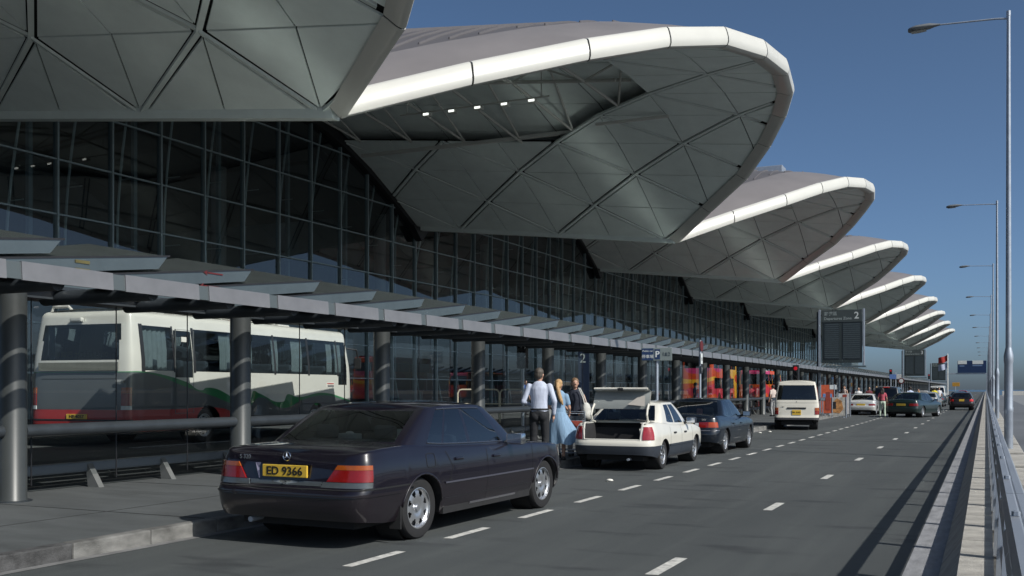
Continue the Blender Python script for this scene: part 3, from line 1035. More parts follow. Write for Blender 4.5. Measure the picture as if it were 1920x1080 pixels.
# ------------------------------------------------------------------ glass screen between pavement and bus road
scr = thing('glass_screen', 'row of clear glass screen panes with thin black joints behind the canopy columns', 'glass screen')
G_SCR = glass('screen_glass', (.86, .90, .90), .9, 1.45, add=.0)
pane_me = MB().add([(-11.86, .012, .62), (-11.86, 1.488, .62), (-11.86, 1.488, 2.9), (-11.86, .012, 2.9)], [(0, 1, 2, 3)]).mesh('pane', G_SCR, fix=False)
fin_me = MB().box(-11.868, -11.852, -.005, .005, .3, 2.92).mesh('joint_fin', M_BLACKP)
for i in range(0, 100):
    y = CY0 - 4.5 + .5 + 1.5 * i
    if not (21.5 < y < 24 or 60 < y < 75):
        link('pane', pane_me, scr, (0, y, 0))
    if i < 70: link('joint_fin', fin_me, scr, (0, y, 0))

# ------------------------------------------------------------------ guard rail behind the pavement
gr = thing('guard_rail', 'dark tubular guard rail and low kerb rail on slanted fins behind the columns', 'guard rail')
for i in range(-1, 40):
    y = CY0 + CDY * i
    MB().tube([(CX, y + .17, 1.07), (CX, y + CDY - .17, 1.07)], .085, 14).build('rail_tube', M_DARKSTEEL, gr, 40)
for i in range(-2, 120):
    y = CY0 + .4 + 1.5 * i
    if i == -2:
        fin = MB().prism([(-12.05, .15), (-12.28, .15), (-12.33, .50), (-12.29, .50)], -.05, .05, 'y').mesh('fin_bracket', mat('fin_grey', (.125, .13, .128), .6, var=.15))
    link('fin_bracket', fin, gr, (0, y, 0))
MB().cbox(-12.42, -12.29, YC0, 180, .38, .53, .03).build('kerb_rail', mat('kerb_rail_grey', (.12, .14, .16), .35, metal=.3), gr)
# ------------------------------------------------------------------ vehicles
G_CAR = glass('car_glass', (.78, .84, .82), 1.0, 1.5, add=.03)
G_CARD = glass('car_glass_dark', (.16, .19, .20), 1.0, 1.5, add=.04)
G_SIDE = glass('car_side_glass', (.22, .28, .32), 1.0, 1.55, add=.10)
M_INTD = mat('car_interior', (.02, .02, .022), .8, var=.2)
M_SEAT = mat('seat_grey', (.11, .115, .115), .8, var=.2)
M_RIMA = mat('alloy', (.55, .56, .58), .3, metal=.85, var=.06)
M_RED_L = mat('tail_red', (.20, .006, .005), .12, coat=.6, var=.12, vscale=25)
M_AMB = mat('tail_amber', (.30, .065, .008), .12, coat=.6, var=.15, vscale=25)
M_SMOKE = mat('tail_smoke', (.07, .08, .085), .15, coat=.6, var=.1, vscale=20)
M_CLEAR = mat('lamp_clear', (.6, .62, .62), .1, coat=.6)
M_PLATE_Y = mat('plate_yellow', (.62, .40, .045), .45)
M_PLATE_T = mat('plate_black', (.015, .013, .01), .5)
def paint(name, col, metal=.25, rough=.32):
    return mat(name, col, rough, metal=metal, coat=1.0, spec=.3, var=.06, vscale=1.5)

class Car:
    """lofted car body: y = 0 at the rear bumper, nose at y = L, ground at z = 0"""
    def __init__(s, P, m_body, m_low=None):
        s.P = P; s.m = m_body; s.ml = m_low or m_body
        s.wh = P['wheels']                                  # rear y, front y, radius, half track
        s.ys = P.get('ys', .55); s.yf = P['L'] - P.get('yfl', .7)
        s.nr, s.nf = P.get('nr', 3.6), P.get('nf', 3.0)
    def top(s, y): return tab(s.P['top'], y)
    def zlow(s, y, wheels=True):
        z = lin(s.P['sill'], y)
        if wheels:
            R = s.wh[2] * s.P.get('arch', 1.13)
            for yw in s.wh[:2]:
                d2 = R * R - (y - yw) ** 2
                if d2 > 0: z = max(z, s.wh[2] + sqrt(d2) * .98)
        return z
    def hw(s, z): return tab(s.P['hw'], z)
    def rear(s, z): return tab(s.P['rear'], z)
    def front(s, z): return tab(s.P['front'], z)
    def pt(s, q, z):
        """q: ('r', phi) | ('s', y) | ('f', phi); right-hand half"""
        w = s.hw(z)
        k, a = q
        if k == 'r':
            e = 2 / s.nr
            y0 = s.rear(z)
            return w * sin(a) ** e, s.ys - (s.ys - y0) * cos(a) ** e
        if k == 'f':
            e = 2 / s.nf
            y1 = s.front(z)
            return w * sin(a) ** e, s.yf + (y1 - s.yf) * cos(a) ** e
        bow = 1 + .012 * (1 - ((a - (s.ys + s.yf) / 2) / ((s.yf - s.ys) / 2)) ** 2)
        return w * bow, a
    def phi_x(s, x, z):
        """rear angle that gives half-width x"""
        return math.asin(max(0, min(1, x / s.hw(z))) ** (s.nr / 2))
    def columns(s):
        A = [i / 9 for i in range(10)]
        q = [('r', pi / 2 * (a ** .8)) for a in A]
        y = s.ys
        st = .045
        n = int((s.yf - s.ys) / st)
        q += [('s', lerp(s.ys, s.yf, i / n)) for i in range(1, n)]
        q += [('f', pi / 2 * (a ** .8)) for a in reversed(A)]
        return q
    def body(s, hole=None, low_z=None, rings=None):
        """shell mesh; hole(x, y, z) drops faces; faces under low_z take the second material"""
        T = rings or [0, .08, .16, .24, .32, .40, .48, .56, .64, .72, .80, .87, .93, .97, 1.0]
        rs = s.P.get('round', .055)
        cols = []
        for q in s.columns():
            y0 = s.pt(q, .5)[1]
            wheel = q[0] == 's' or (q[0] == 'r' and q[1] > 1.2) or (q[0] == 'f' and q[1] > 1.0)
            zl, zt = s.zlow(y0, wheel), s.top(y0) - rs
            col = []
            if low_z and zl < low_z < zt - .1:
                zs_ = [lerp(zl, low_z, i / 5) for i in range(6)] + [lerp(low_z, zt, i / 9) for i in range(1, 10)]
            else:
                zs_ = [lerp(zl, zt, t) for t in T]
            x, y = s.pt(q, zs_[0])
            inn = .82 if x > .3 else .6
            col.append((max(0, x - .20), y + (.06 if q[0] == 'r' else -.06 if q[0] == 'f' else 0), zs_[0] + .01))
            for z in zs_:
                x, y = s.pt(q, z); col.append((x, y, z))
            # rounded shoulder
            x, y = s.pt(q, zt)
            c = s.P['L'] / 2
            if q[0] == 's': nx, ny = -1, 0
            else:
                nx, ny = -sin(q[1]) ** 1.5, (cos(q[1]) ** 1.5) * (1 if q[0] == 'r' else -1)
            for a in (25, 50, 72, 90):
                o = rs * (1 - cos(radians(a)))
                xx = x + nx * o * 1.3
                col.append((max(0, xx), y + ny * o * 1.3, zt + rs * sin(radians(a))))
            cols.append(col)
        mb = MB()
        nr = len(cols[0])
        lz = low_z or -1
        for sg in (1, -1):
            for c0, c1 in zip(cols, cols[1:]):
                for k in range(nr - 1):
                    f = [c0[k], c1[k], c1[k + 1], c0[k + 1]]
                    cx, cyy, cz = (sum(p[i] for p in f) / 4 for i in range(3))
                    if hole and hole(cx * sg, cyy, cz, 'side'): continue
                    mb.add([(p[0] * sg, p[1], p[2]) for p in f], [(0, 1, 2, 3)], 1 if (cz < lz and k > 0) else (2 if k == 0 else 0))
        # deck across
        U = [-1, -.8, -.6, -.4, -.2, 0, .2, .4, .6, .8, 1]
        cr = s.P.get('crown', .05)
        rows = []
        for col in cols:
            x, y, z = col[-1]
            rows.append([(x * u, y, z + cr * (1 - u * u) * min(1, x / .6) ** 1.0) for u in U])
        for r0, r1 in zip(rows, rows[1:]):
            for k in range(len(U) - 1):
                f = [r0[k], r0[k + 1], r1[k + 1], r1[k]]
                cx, cyy, cz = (sum(p[i] for p in f) / 4 for i in range(3))
                if hole and hole(cx, cyy, cz, 'deck'): continue
                mb.add(f, [(0, 1, 2, 3)], 0)
        return mb
    def build(s, t, hole=None, low_z=None):
        P = s.P
        gy0, gy1 = P['gb'][0] + .10, P['gb'][1] - .12
        gw = P['gw'][0] - .06
        def hl(x, y, z, kind):
            if kind == 'deck' and gy0 < y < gy1 and abs(x) < gw: return True
            return bool(hole and hole(x, y, z, kind))
        b = s.body(hl, low_z).build('body', [s.m, s.ml, M_BLACKP], t, 38)
        # underbody
        MB().box(-P['W'] / 2 + .25, P['W'] / 2 - .25, .25, P['L'] - .3, .20, .42).box(-P['W'] / 2 + .04, P['W'] / 2 - .04, s.wh[0] + .45, s.wh[1] - .45, .22, .40).build('underbody', M_BLACK, t)
        s.greenhouse(t)
        s.interior(t)
        return b
    # ---- cabin
    def gpt(s, q, v):
        """cabin surface, v = 0 at the belt, 1 at the cant rail"""
        P = s.P
        k, a = q
        (b0, b1), (t0, t1) = P['gb'], P['gt']
        w0, w1 = P['gw']
        lr0, lf0 = P.get('glr', (.42, .25))[0], P.get('glf', (.55, .3))[0]
        lr1, lf1 = P.get('glr', (.42, .25))[1], P.get('glf', (.55, .3))[1]
        n = P.get('gn', 3.2)
        def half(y0, y1, w, lr, lf):
            if k == 'r': return w * sin(a) ** (2 / n), y0 + lr - lr * cos(a) ** (2 / n)
            if k == 'f': return w * sin(a) ** (2 / n), y1 - lf + lf * cos(a) ** (2 / n)
            return w * (1 + .015 * sin(pi * a)), lerp(y0 + lr, y1 - lf, a)
        xb, yb = half(b0, b1, w0, lr0, lf0)
        xt, yt = half(t0, t1, w1, lr1, lf1)
        e = v + .16 * v * (1 - v)
        x, y = lerp(xb, xt, v - .22 * v * (1 - v)), lerp(yb, yt, v - .06 * v * (1 - v))
        zb = s.top(yb) - .02
        zt = tab(P['roof'], yt)
        return (x, y, lerp(zb, zt, e))
    def greenhouse(s, t):
        P = s.P
        g0 = P.get('rear_glass', 1.12); g1 = P.get('front_glass', 1.15)
        segs = P['segs']                                      # list of (a0, a1, 'p'|'g')
        q = []; kind = []
        def addr(a, b, n, f, k):
            for i in range(n):
                q.append((f, lerp(a, b, i / n))); kind.append(k)
        addr(0, g0, 8, 'r', 'R'); addr(g0, pi / 2, 4, 'r', 'p')
        for (a, b, k) in segs: addr(a, b, 5 if k != 'p' else 2, 's', k if k == 'p' else 'g%d' % segs.index((a, b, k)))
        addr(pi / 2, g1, 4, 'f', 'p'); addr(g1, 0, 8, 'f', 'F')
        q.append(('f', 0.0))
        v0, v1 = P.get('gv', (.07, .88))
        V = [0, v0] + [lerp(v0, v1, i / 5) for i in range(1, 6)] + [.95, 1.0]
        grid = [[s.gpt(a, v) for v in V] for a in q]
        # roof edge rounding
        shell = MB(); gl = {}
        for sg in (1, -1):
            for i in range(len(q) - 1):
                for j in range(len(V) - 1):
                    f = [grid[i][j], grid[i + 1][j], grid[i + 1][j + 1], grid[i][j + 1]]
                    f = [(p[0] * sg, p[1], p[2]) for p in f]
                    isg = kind[i] != 'p' and 1 <= j <= 5
                    if isg:
                        key = kind[i] if kind[i] in 'RF' else kind[i] + ('r' if sg > 0 else 'l')
                        gl.setdefault(key, MB()).add(f, [(0, 1, 2, 3)])
                    else: shell.add(f, [(0, 1, 2, 3)])
        U = [-1, -.85, -.65, -.4, -.2, 0, .2, .4, .65, .85, 1]
        cr = P.get('roof_crown', .055)
        rows = [[(g[-1][0] * u, g[-1][1], g[-1][2] + cr * (1 - abs(u) ** 2.4) * min(1, g[-1][0] / .35)) for u in U] for g in grid]
        shell.grid(rows)
        shell.build('cabin_shell', P.get('m_roof', s.m), t, 35)
        for k, mbg in gl.items():
            nm = {'R': 'rear_window', 'F': 'windscreen'}.get(k, 'side_window')
            mm = P.get('m_rear_glass', G_CAR) if k in 'RF' else P.get('m_side_glass', G_SIDE)
            mbg.build(nm, mm, t, True)
        # window surround strip
        if P.get('chrome'):
            for sg in (1, -1):
                a0, a1 = segs[0][1], segs[-1][0]
                for v in (v0 - .015, v1 + .015):
                    pts = [s.gpt(('s', lerp(a0, a1, i / 16)), v) for i in range(17)]
                    MB().tube([(sg * (p[0] + .004), p[1], p[2]) for p in pts], .008, 6).build('window_trim', P['chrome'], t)
        else:
            pass
    def interior(s, t):
        P = s.P
        w = P['gw'][0] - .14
        y0, y1 = P['gb'][0] + .35, P['gb'][1] - .4
        zb = s.top((y0 + y1) / 2)
        MB().box(-w, w, y0 - .2, y1 + .3, .38, .46).box(-w - .05, -w, y0 - .2, y1, .4, zb - .08).box(w, w + .05, y0 - .2, y1, .4, zb - .08).box(-w, w, y1, y1 + .35, .4, zb - .06).box(-w, w, y0 - .28, y0, .42, zb - .05).build('cabin_lining', M_INTD, t)
        hb = P.get('seat_h', zb + .05)
        st = MB()
        st.cbox(-w + .05, w - .05, y0 + .05, y0 + .22, .45, hb - .02, .07)
        st.cbox(-w + .05, w - .05, y0 + .1, y0 + .6, .42, .58, .06)
        for x in (-w * .52, w * .52):
            st.cbox(x - .13, x + .13, y0 + .05, y0 + .15, hb - .01, hb + .14, .04)
        st.build('rear_seat', M_SEAT, t)
        yf = lerp(y0, y1, .52)
        for x in (-w * .52, w * .52):
            f = MB()
            f.cbox(x - .24, x + .24, yf, yf + .18, .45, hb, .07)
            f.cbox(x - .24, x + .24, yf + .08, yf + .58, .42, .58, .06)
            f.cbox(x - .13, x + .13, yf + .02, yf + .12, hb + .02, hb + .2, .045)
            f.tube([(x - .06, yf + .07, hb - .05), (x - .06, yf + .07, hb + .1)], .008, 5).tube([(x + .06, yf + .07, hb - .05), (x + .06, yf + .07, hb + .1)], .008, 5)
            f.build('front_seat', M_SEAT, t)
        xs = w * .52
        MB().lathe([(.17, -.012), (.185, 0), (.17, .012), (.16, 0), (.17, -.012)], (xs, y1 - .12, zb - .05), 'y', 18).build('steering_wheel', M_INTD, t)
    # ---- patches lying on the skin
    def rpatch(s, rows, off=.008, flat=False, sgs=(1,)):
        """rows: list of (z, x0, x1) on the rear end; x beyond the corner wraps on to the side: ('s', y)"""
        out = MB()
        for sg in sgs:
            R = []
            for (z, a, b) in rows:
                def Q(v):
                    if isinstance(v, tuple): return v
                    return ('r', s.phi_x(v, z))
                qa, qb = Q(a), Q(b)
                line = []
                n = 14
                # walk along the outline in arc order
                if qb[0] == 's':
                    pts = [('r', lerp(qa[1], pi / 2, i / n)) for i in range(n + 1)] + [('s', lerp(s.ys, qb[1], i / 4)) for i in range(1, 5)]
                else: pts = [('r', lerp(qa[1], qb[1], i / (n + 4))) for i in range(n + 5)]
                P2 = [s.pt(p, z) for p in pts]
                for i, (x, y) in enumerate(P2):
                    x0, y0 = P2[max(0, i - 1)]; x1, y1 = P2[min(len(P2) - 1, i + 1)]
                    dx, dy = x1 - x0, y1 - y0
                    l = math.hypot(dx, dy) or 1
                    line.append((sg * (x + dy / l * off), y - dx / l * off, z))
                R.append(line)
            m = len(R[0])
            out.grid(R)
            # back edge skirt so it has depth
            edge = R[0] + [r[-1] for r in R[1:-1]] + R[-1][::-1] + [r[0] for r in R[1:-1]][::-1]
            cy_ = .03
            inn = [(p[0] * (1 - .006), p[1] + .02 * (1 if abs(p[0]) < s.hw(p[2]) * .97 else 0), p[2]) for p in edge]
            out.grid([edge, inn], close=True)
        return out
    def sstrip(s, y0, y1, z0, z1, off=.006, sg=1, n=24, zf=None):
        """strip on the flank between heights z0 and z1"""
        rows = []
        ys = [lerp(y0, y1, i / n) for i in range(n + 1)]
        A, B = [], []
        for y in ys:
            za, zb = (z0, z1) if zf is None else zf(y)
            def X(z):
                q = ('s', y) if s.ys <= y <= s.yf else None
                if q: return s.pt(q, z)[0]
                # inside the rounded ends
                if y < s.ys:
                    r = (s.ys - y) / (s.ys - s.rear(z)); return s.hw(z) * max(0, 1 - r ** s.nr) ** (1 / s.nr)
                r = (y - s.yf) / (s.front(z) - s.yf); return s.hw(z) * max(0, 1 - r ** s.nf) ** (1 / s.nf)
            A.append((sg * (X(za) + off), y, za)); B.append((sg * (X(zb) + off), y, zb))
        o = MB().grid([A, B])
        o.grid([[(p[0] - sg * off, p[1], p[2]) for p in A], A]); o.grid([B, [(p[0] - sg * off, p[1], p[2]) for p in B]])
        return o
    def seam(s, pts, w=.006, sg=1):
        """dark shut-line: polyline of (y, z) on the flank"""
        o = MB()
        for (a, b) in zip(pts, pts[1:]):
            n = 8
            L_ = [(lerp(a[0], b[0], i / n), lerp(a[1], b[1], i / n)) for i in range(n + 1)]
            dx, dy = b[0] - a[0], b[1] - a[1]; l = math.hypot(dx, dy); ox, oy = -dy / l * w, dx / l * w
            def X(y, z): return s.pt(('s', y), z)[0]
            o.grid([[(sg * (X(y + ox, z + oy) + .0025), y + ox, z + oy) for y, z in L_], [(sg * (X(y - ox, z - oy) + .0025), y - ox, z - oy) for y, z in L_]])
        return o
    def wheels(s, t, style='disc', m=None, tyre_w=.21):
        yr, yf, R, ht = s.wh
        key = ('w', R, style, tyre_w, (m or M_RIMA).name)
        if key not in WHEELS:
            h = tyre_w / 2
            ri = R * .66
            ty = MB().lathe([(ri, -h * .9), (R * .86, -h), (R * .95, -h * .93), (R, -h * .7), (R, h * .7), (R * .95, h * .93), (R * .86, h), (ri, h * .9)], (0, 0, 0), 'x', 36)
            rim = MB()
            # polar face with holes, outer side at +x
            nk, rr = 64, [0, .16, .22, .34, .46, .58, .68, .80, .88, .95, 1.0]
            dep = [.0, .0, -.004, .006, .012, .012, .010, .006, .0, .012, .02]
            def keep(r, a):
                if style == 'eight':
                    c = abs(((a / (2 * pi) * 8) % 1) - .5)
                    return not (.60 < r < .90 and c < .5 and ((r - .76) / .14) ** 2 + ((c) / .30) ** 2 < 1)
                if style == 'spoke':
                    c = abs(((a / (2 * pi) * 7) % 1) - .5)
                    return not (.34 < r < .90 and c < .27)
                if style == 'steel':
                    c = abs(((a / (2 * pi) * 10) % 1) - .5)
                    return not (.66 < r < .84 and c < .25)
                return True
            ring = []
            for i, q in enumerate(rr):
                ring.append([(h * .62 + dep[i], ri * q * cos(2 * pi * k / nk), ri * q * sin(2 * pi * k / nk)) for k in range(nk)])
            o = len(rim.v)
            for r_ in ring: rim.v += r_
            for i in range(len(rr) - 1):
                for k in range(nk):
                    if keep((rr[i] + rr[i + 1]) / 2, 2 * pi * (k + .5) / nk):
                        rim.f.append((o + i * nk + k, o + i * nk + (k + 1) % nk, o + (i + 1) * nk + (k + 1) % nk, o + (i + 1) * nk + k)); rim.m.append(0)
            rim.lathe([(ri, h * .62 + .02), (ri * 1.02, h * .9), (ri * .97, h * .92), (ri * .95, h * .6), (ri * .93, -h * .8)], n=36, axis='x')
            rim.lathe([(0, h * .3), (ri * .95, h * .3)], n=24, axis='x', mi=1)
            rim.lathe([(0, h * .62 + .02), (.03, h * .62 + .02), (.038, h * .62 - .01)], n=16, axis='x')
            WHEELS[key] = (ty.mesh('wheel', M_BLACK, 40), rim.mesh('rim', [m or M_RIMA, M_BLACKP], 40))
        ty, rm = WHEELS[key]
        for y in (yr, yf):
            for sg in (1, -1):
                w = link('wheel', ty, t, (sg * ht, y, R))
                if sg < 0: w.rotation_euler[2] = pi
                link('rim', rm, w)
                # dark wheel well
        for y in (yr, yf):
            for sg in (1, -1):
                MB().lathe([(R * 1.12, -.20), (R * 1.12, .07)], (sg * (ht - .03) if sg > 0 else sg * (ht - .03), y, R), 'x', 24).build('wheel_well', M_BLACK, t)
    def plate(s, t, txt, y, z, w=.52, h=.115, size=.092, front=False, x=0):
        p = MB().cbox(x - w / 2, x + w / 2, y - .012, y + .01, z - h / 2, z + h / 2, .006).build('number_plate', M_PLATE_Y, t)
        if txt: text_mesh(txt, size, M_PLATE_T, 'plate_lettering', p, facing((x, y - .014, z - .003)), bold=.0022, sx=1.08)
        return p
    def mirror(s, t, y, z, m, sg=1, big=1.0):
        x = s.P['gw'][0] + .02
        o = MB().cbox(sg * (x + .13) - .11 * big, sg * (x + .13) + .11 * big, y - .05, y + .05, z, z + .14 * big, .035)
        o.tube([(sg * (x - .08), y + .02, z - .01), (sg * (x + .06), y, z + .05)], .03, 8)
        mm = o.build('door_mirror', m, t, 40)
        MB().cbox(sg * (x + .13) - .09 * big, sg * (x + .13) + .09 * big, y - .056, y - .049, z + .015, z + .125 * big, .003).build('mirror_glass', M_CHROME, mm)
    def handle(s, t, y, z, m, sg=1):
        x = s.pt(('s', y), z)[0]
        MB().cbox(sg * x - .022, sg * x + .022, y - .085, y + .085, z - .018, z + .018, .012).build('door_handle', m, t, 40)
WHEELS = {}

# ---- 1. the plum-coloured saloon in front
PLUM = paint('plum_metallic', (.0065, .0048, .0095), .05, .3)
PLUM_L = paint('plum_cladding', (.012, .009, .0125), .1, .40)
P1 = dict(L=5.11, W=1.886, wheels=(1.13, 4.17, .335, .785), ys=.50, yfl=.85, nr=6.2, nf=3.0, round=.035, crown=.035,
          sill=[(0, .30), (.5, .25), (.9, .24), (4.3, .24), (4.7, .24), (5.11, .30)],
          top=[(0, .97), (.15, 1.0), (.9, 1.03), (1.6, .985), (3.2, .94), (3.6, .93), (4.5, .88), (4.9, .80), (5.11, .72)],
          hw=[(.2, .84), (.30, .895), (.45, .925), (.60, .94), (.72, .938), (.85, .925), (.95, .90), (1.05, .865)],
          rear=[(.2, .14), (.30, .06), (.42, .01), (.56, .0), (.60, .015), (.63, .055), (.70, .07), (.9, .10), (1.0, .15)],
          front=[(.2, 5.02), (.35, 5.09), (.55, 5.11), (.65, 5.07), (.8, 4.97)],
          gb=(.80, 3.62), gt=(1.50, 2.90), gw=(.875, .715), glr=(.26, .14), glf=(.55, .28), gn=5.0, rear_glass=.72, front_glass=.85,
          roof=[(1.4, 1.405), (1.9, 1.435), (2.4, 1.44), (3.0, 1.40)], roof_crown=.05, gv=(.10, .90),
          segs=[(0, .10, 'p'), (.10, .25, 'g'), (.25, .275, 'p'), (.275, .545, 'g'), (.545, .585, 'p'), (.585, .99, 'g'), (.99, 1, 'p')],
          chrome=mat('trim_dark_chrome', (.28, .29, .32), .25, metal=.9), seat_h=1.08)
car1 = thing('sedan', 'dark plum sedan parked nearest the camera at the pavement, yellow plate', 'car', (-6.535, 8.40, 0), radians(-1.7))
car1.scale = (1.045, 1.045, 1.0)
c1 = Car(P1, PLUM, PLUM_L)
c1.build(car1, low_z=.575)
c1.wheels(car1, 'eight')
for sg in (1, -1):
    # tail lamps: amber over red over smoke
    nm = 'tail_lamp'
    lampR = c1.rpatch([(.695, .50, ('r', 1.30)), (.74, .53, ('r', 1.30)), (.812, .58, ('r', 1.30))], .012, sgs=(sg,)).build('tail_lamp', M_RED_L, car1, 40)
    c1.rpatch([(.815, .583, ('r', 1.30)), (.84, .60, ('r', 1.30)), (.862, .615, ('r', 1.30))], .012, sgs=(sg,)).build('indicator', M_AMB, car1, 40)
    c1.rpatch([(.635, .44, ('r', 1.30)), (.66, .45, ('r', 1.30)), (.69, .46, ('r', 1.30))], .012, sgs=(sg,)).build('reversing_lamp', M_SMOKE, car1, 40)
    c1.sstrip(1.55, 3.75, .568, .586, .012, sg).build('side_moulding', mat('moulding_grey', (.12, .12, .15), .3, metal=.5), car1)
    c1.sstrip(1.58, 3.72, .395, .402, .004, sg).build('cladding_crease', M_BLACKP, car1)
    c1.sstrip(2.15, 3.30, .275, .30, .012, sg).build('jacking_cover', mat('jack_cover', (.10, .10, .11), .4), car1)
    for seamp in ([(2.52, .30), (2.52, .91)], [(1.62, .55), (1.72, .75), (1.60, .93)], [(3.72, .32), (3.74, .90)]):
        c1.seam(seamp, .005, sg).build('shut_line', M_VOID, car1)
    c1.handle(car1, 1.86, .83, PLUM, sg); c1.handle(car1, 2.74, .81, PLUM, sg)
    c1.mirror(car1, 3.10, .93, PLUM if sg < 0 else M_CHROME, sg, 1.05)
    # wheel arch lips
    for yw in (1.13, 4.17):
        pts = []
        for i in range(15):
            a = pi * (.04 + .92 * i / 14)
            y_, z_ = yw + .385 * cos(a), .335 + .385 * sin(a) * .98
            pts.append((sg * (c1.pt(('s', y_), z_)[0] + .004), y_, z_))
        MB().tube(pts, .012, 6).build('arch_lip', PLUM_L, car1, True)
    MB().prism([(sg * .80, .16), (sg * .93, .16), (sg * .93, .40), (sg * .80, .40)], .70, .72, 'y').build('mud_flap', M_BLACK, car1)
c1.rpatch([(.645, 0, .435), (.67, 0, .435), (.69, 0, .445)], .006, sgs=(1, -1)).build('boot_garnish', M_SMOKE, car1, 40)
# plate recess bevel, its lavender reflection put into the colour
MB().add([(-.38, .07, .86), (-.30, .115, .86), (-.30, .105, .70), (-.335, .065, .70)], [(0, 1, 2, 3)]).build('recess_bevel', mat('recess_bevel', (.12, .11, .16), .25, metal=.5), car1)
MB().box(-.31, .31, .072, .10, .855, .865).build('plate_lintel', PLUM, car1)
c1.plate(car1, 'ED 9366', .058, .785, .55, .125, .118)
c1.rpatch([(.612, 0, ('s', 1.0)), (.618, 0, ('s', 1.0)), (.628, 0, ('s', 1.0))], .003, sgs=(1, -1)).build('bumper_gap', M_VOID, car1)
# bumper top moulding line and lower crease
c1.rpatch([(.545, 0, ('s', .70)), (.56, 0, ('s', .70)), (.575, 0, ('s', .70))], .010, sgs=(1, -1)).build('bumper_moulding', PLUM_L, car1, 40)
# three-pointed star in a ring and model badge
em = MB()
em.tube([(.045 * cos(2 * pi * k / 20), .085, .935 + .045 * sin(2 * pi * k / 20)) for k in range(21)], .005, 6, cap=False)
for k in range(3):
    a = pi / 2 + k * 2 * pi / 3
    tip = (.043 * cos(a), .083, .935 + .043 * sin(a))
    l_ = (.010 * cos(a + pi / 2), .085, .935 + .010 * sin(a + pi / 2)); r_ = (.010 * cos(a - pi / 2), .085, .935 + .010 * sin(a - pi / 2))
    em.add([tip, l_, (0, .072, .935), r_], [(0, 1, 2), (0, 2, 3)])
em.build('boot_emblem', M_CHROME, car1)
text_mesh('S 320', .065, M_CHROME, 'model_badge', car1, facing((-.54, .10, .915)), bold=.001)
MB().lathe([(0, -.012), (.018, -.012), (.018, .01)], (0, .05, .668), 'y', 12).build('boot_lock', M_CHROME, car1)
# fuel flap outline
ff = MB()
x_ = c1.pt(('s', 1.28), .86)[0]
ring = [(x_ - .002, 1.28 + .085 * (abs(cos(a)) ** .4) * (1 if cos(a) > 0 else -1), .845 + .075 * (abs(sin(a)) ** .4) * (1 if sin(a) > 0 else -1)) for a in [2 * pi * k / 28 for k in range(29)]]
MB().tube([(c1.pt(('s', p[1]), p[2])[0] + .001, p[1], p[2]) for p in ring], .0035, 5, cap=False).build('fuel_flap', M_VOID, car1)
# parcel shelf things
M_TISS = mat('tissue_box', (.45, .48, .46), .7, var=.25, vscale=30)
ps = MB().box(-.68, .68, 1.28, 1.75, 1.0, 1.02).build('parcel_shelf', M_INTD, car1)
tb = thing('tissue_box', 'pale patterned tissue box on the rear shelf of the plum sedan', 'tissue box', (0, 0, 0)); tb.parent = None
MB().cbox(-.36, -.11, 1.40, 1.52, 1.022, 1.11, .012).build('carton', M_TISS, tb)
MB().ball((-.235, 1.46, 1.112), (.06, .03, .025), 8, 5).build('tissue', M_WHITE, tb)
sg_ = thing('window_placard', 'white placard with black characters hung behind the plum sedan rear window', 'placard', (0, 0, 0))
MB().box(.34, .60, 1.50, 1.506, 1.03, 1.17).build('card', mat('placard_white', (.55, .58, .54), .6), sg_)
text_mesh('出租\n請勿', .055, M_PLATE_T, 'placard_lettering', sg_, facing((.47, 1.496, 1.095)))
for o_ in (tb, sg_):
    o_.location = car1.location; o_.rotation_euler = car1.rotation_euler; o_.scale = car1.scale
MB().cbox(-.05, .05, 3.12, 3.15, 1.30, 1.36, .012).build('inside_mirror', M_BLACKP, car1)
# exhaust
MB().tube([(-.45, .25, .27), (-.45, .07, .26)], .03, 10).build('exhaust', M_GALV, car1, 40)
# ---- 2. white saloon with its boot lid up
CREAM = paint('cream_white', (.66, .64, .57), .0, .3)
BUMP_D = mat('bumper_slate', (.028, .034, .045), .5, var=.1)
def sedan_params(L=4.4, W=1.70, H=1.39, wb=2.5, ro=.95, R=.30, belt=.90, boot=.93, **k):
    hw = W / 2
    P = dict(L=L, W=W, wheels=(ro, ro + wb, R, hw - .13), ys=.48, yfl=.75, nr=4.4, nf=3.0,
             sill=[(0, .33), (.45, .26), (.8, .22), (L - .8, .22), (L - .3, .24), (L, .30)],
             top=[(0, boot - .05), (.15, boot), (.9, boot + .02), (1.5, belt), (L * .62, belt - .03), (L * .70, belt - .03), (L * .88, belt - .12), (L - .15, belt - .22), (L, belt - .3)],
             hw=[(.2, hw - .08), (.32, hw - .02), (.5, hw), (.65, hw), (.78, hw - .02), (.9, hw - .06), (1.0, hw - .1)],
             rear=[(.2, .12), (.32, .03), (.5, .0), (.58, .015), (.62, .05), (.75, .06), (.9, .09), (.98, .13)],
             front=[(.2, L - .08), (.4, L), (.55, L), (.62, L - .04), (.75, L - .12)],
             gb=(.72, L * .70), gt=(1.35, L * .56), gw=(hw - .065, hw - .27), glr=(.24, .13), glf=(.5, .26), gn=4.6, rear_glass=.78, front_glass=.9,
             roof=[(1.2, H - .085), (1.8, H - .05), (2.2, H - .05), (2.8, H - .09)], roof_crown=.05, gv=(.10, .90),
             segs=[(0, .07, 'p'), (.07, .20, 'g'), (.20, .225, 'p'), (.225, .50, 'g'), (.50, .55, 'p'), (.55, .985, 'g'), (.985, 1, 'p')], seat_h=belt + .1)
    P.update(k)
    return P
car2 = thing('sedan', 'white sedan with open boot lid and dark lower bumper behind the three people', 'car', (-6.72, 18.98, 0), radians(.3))
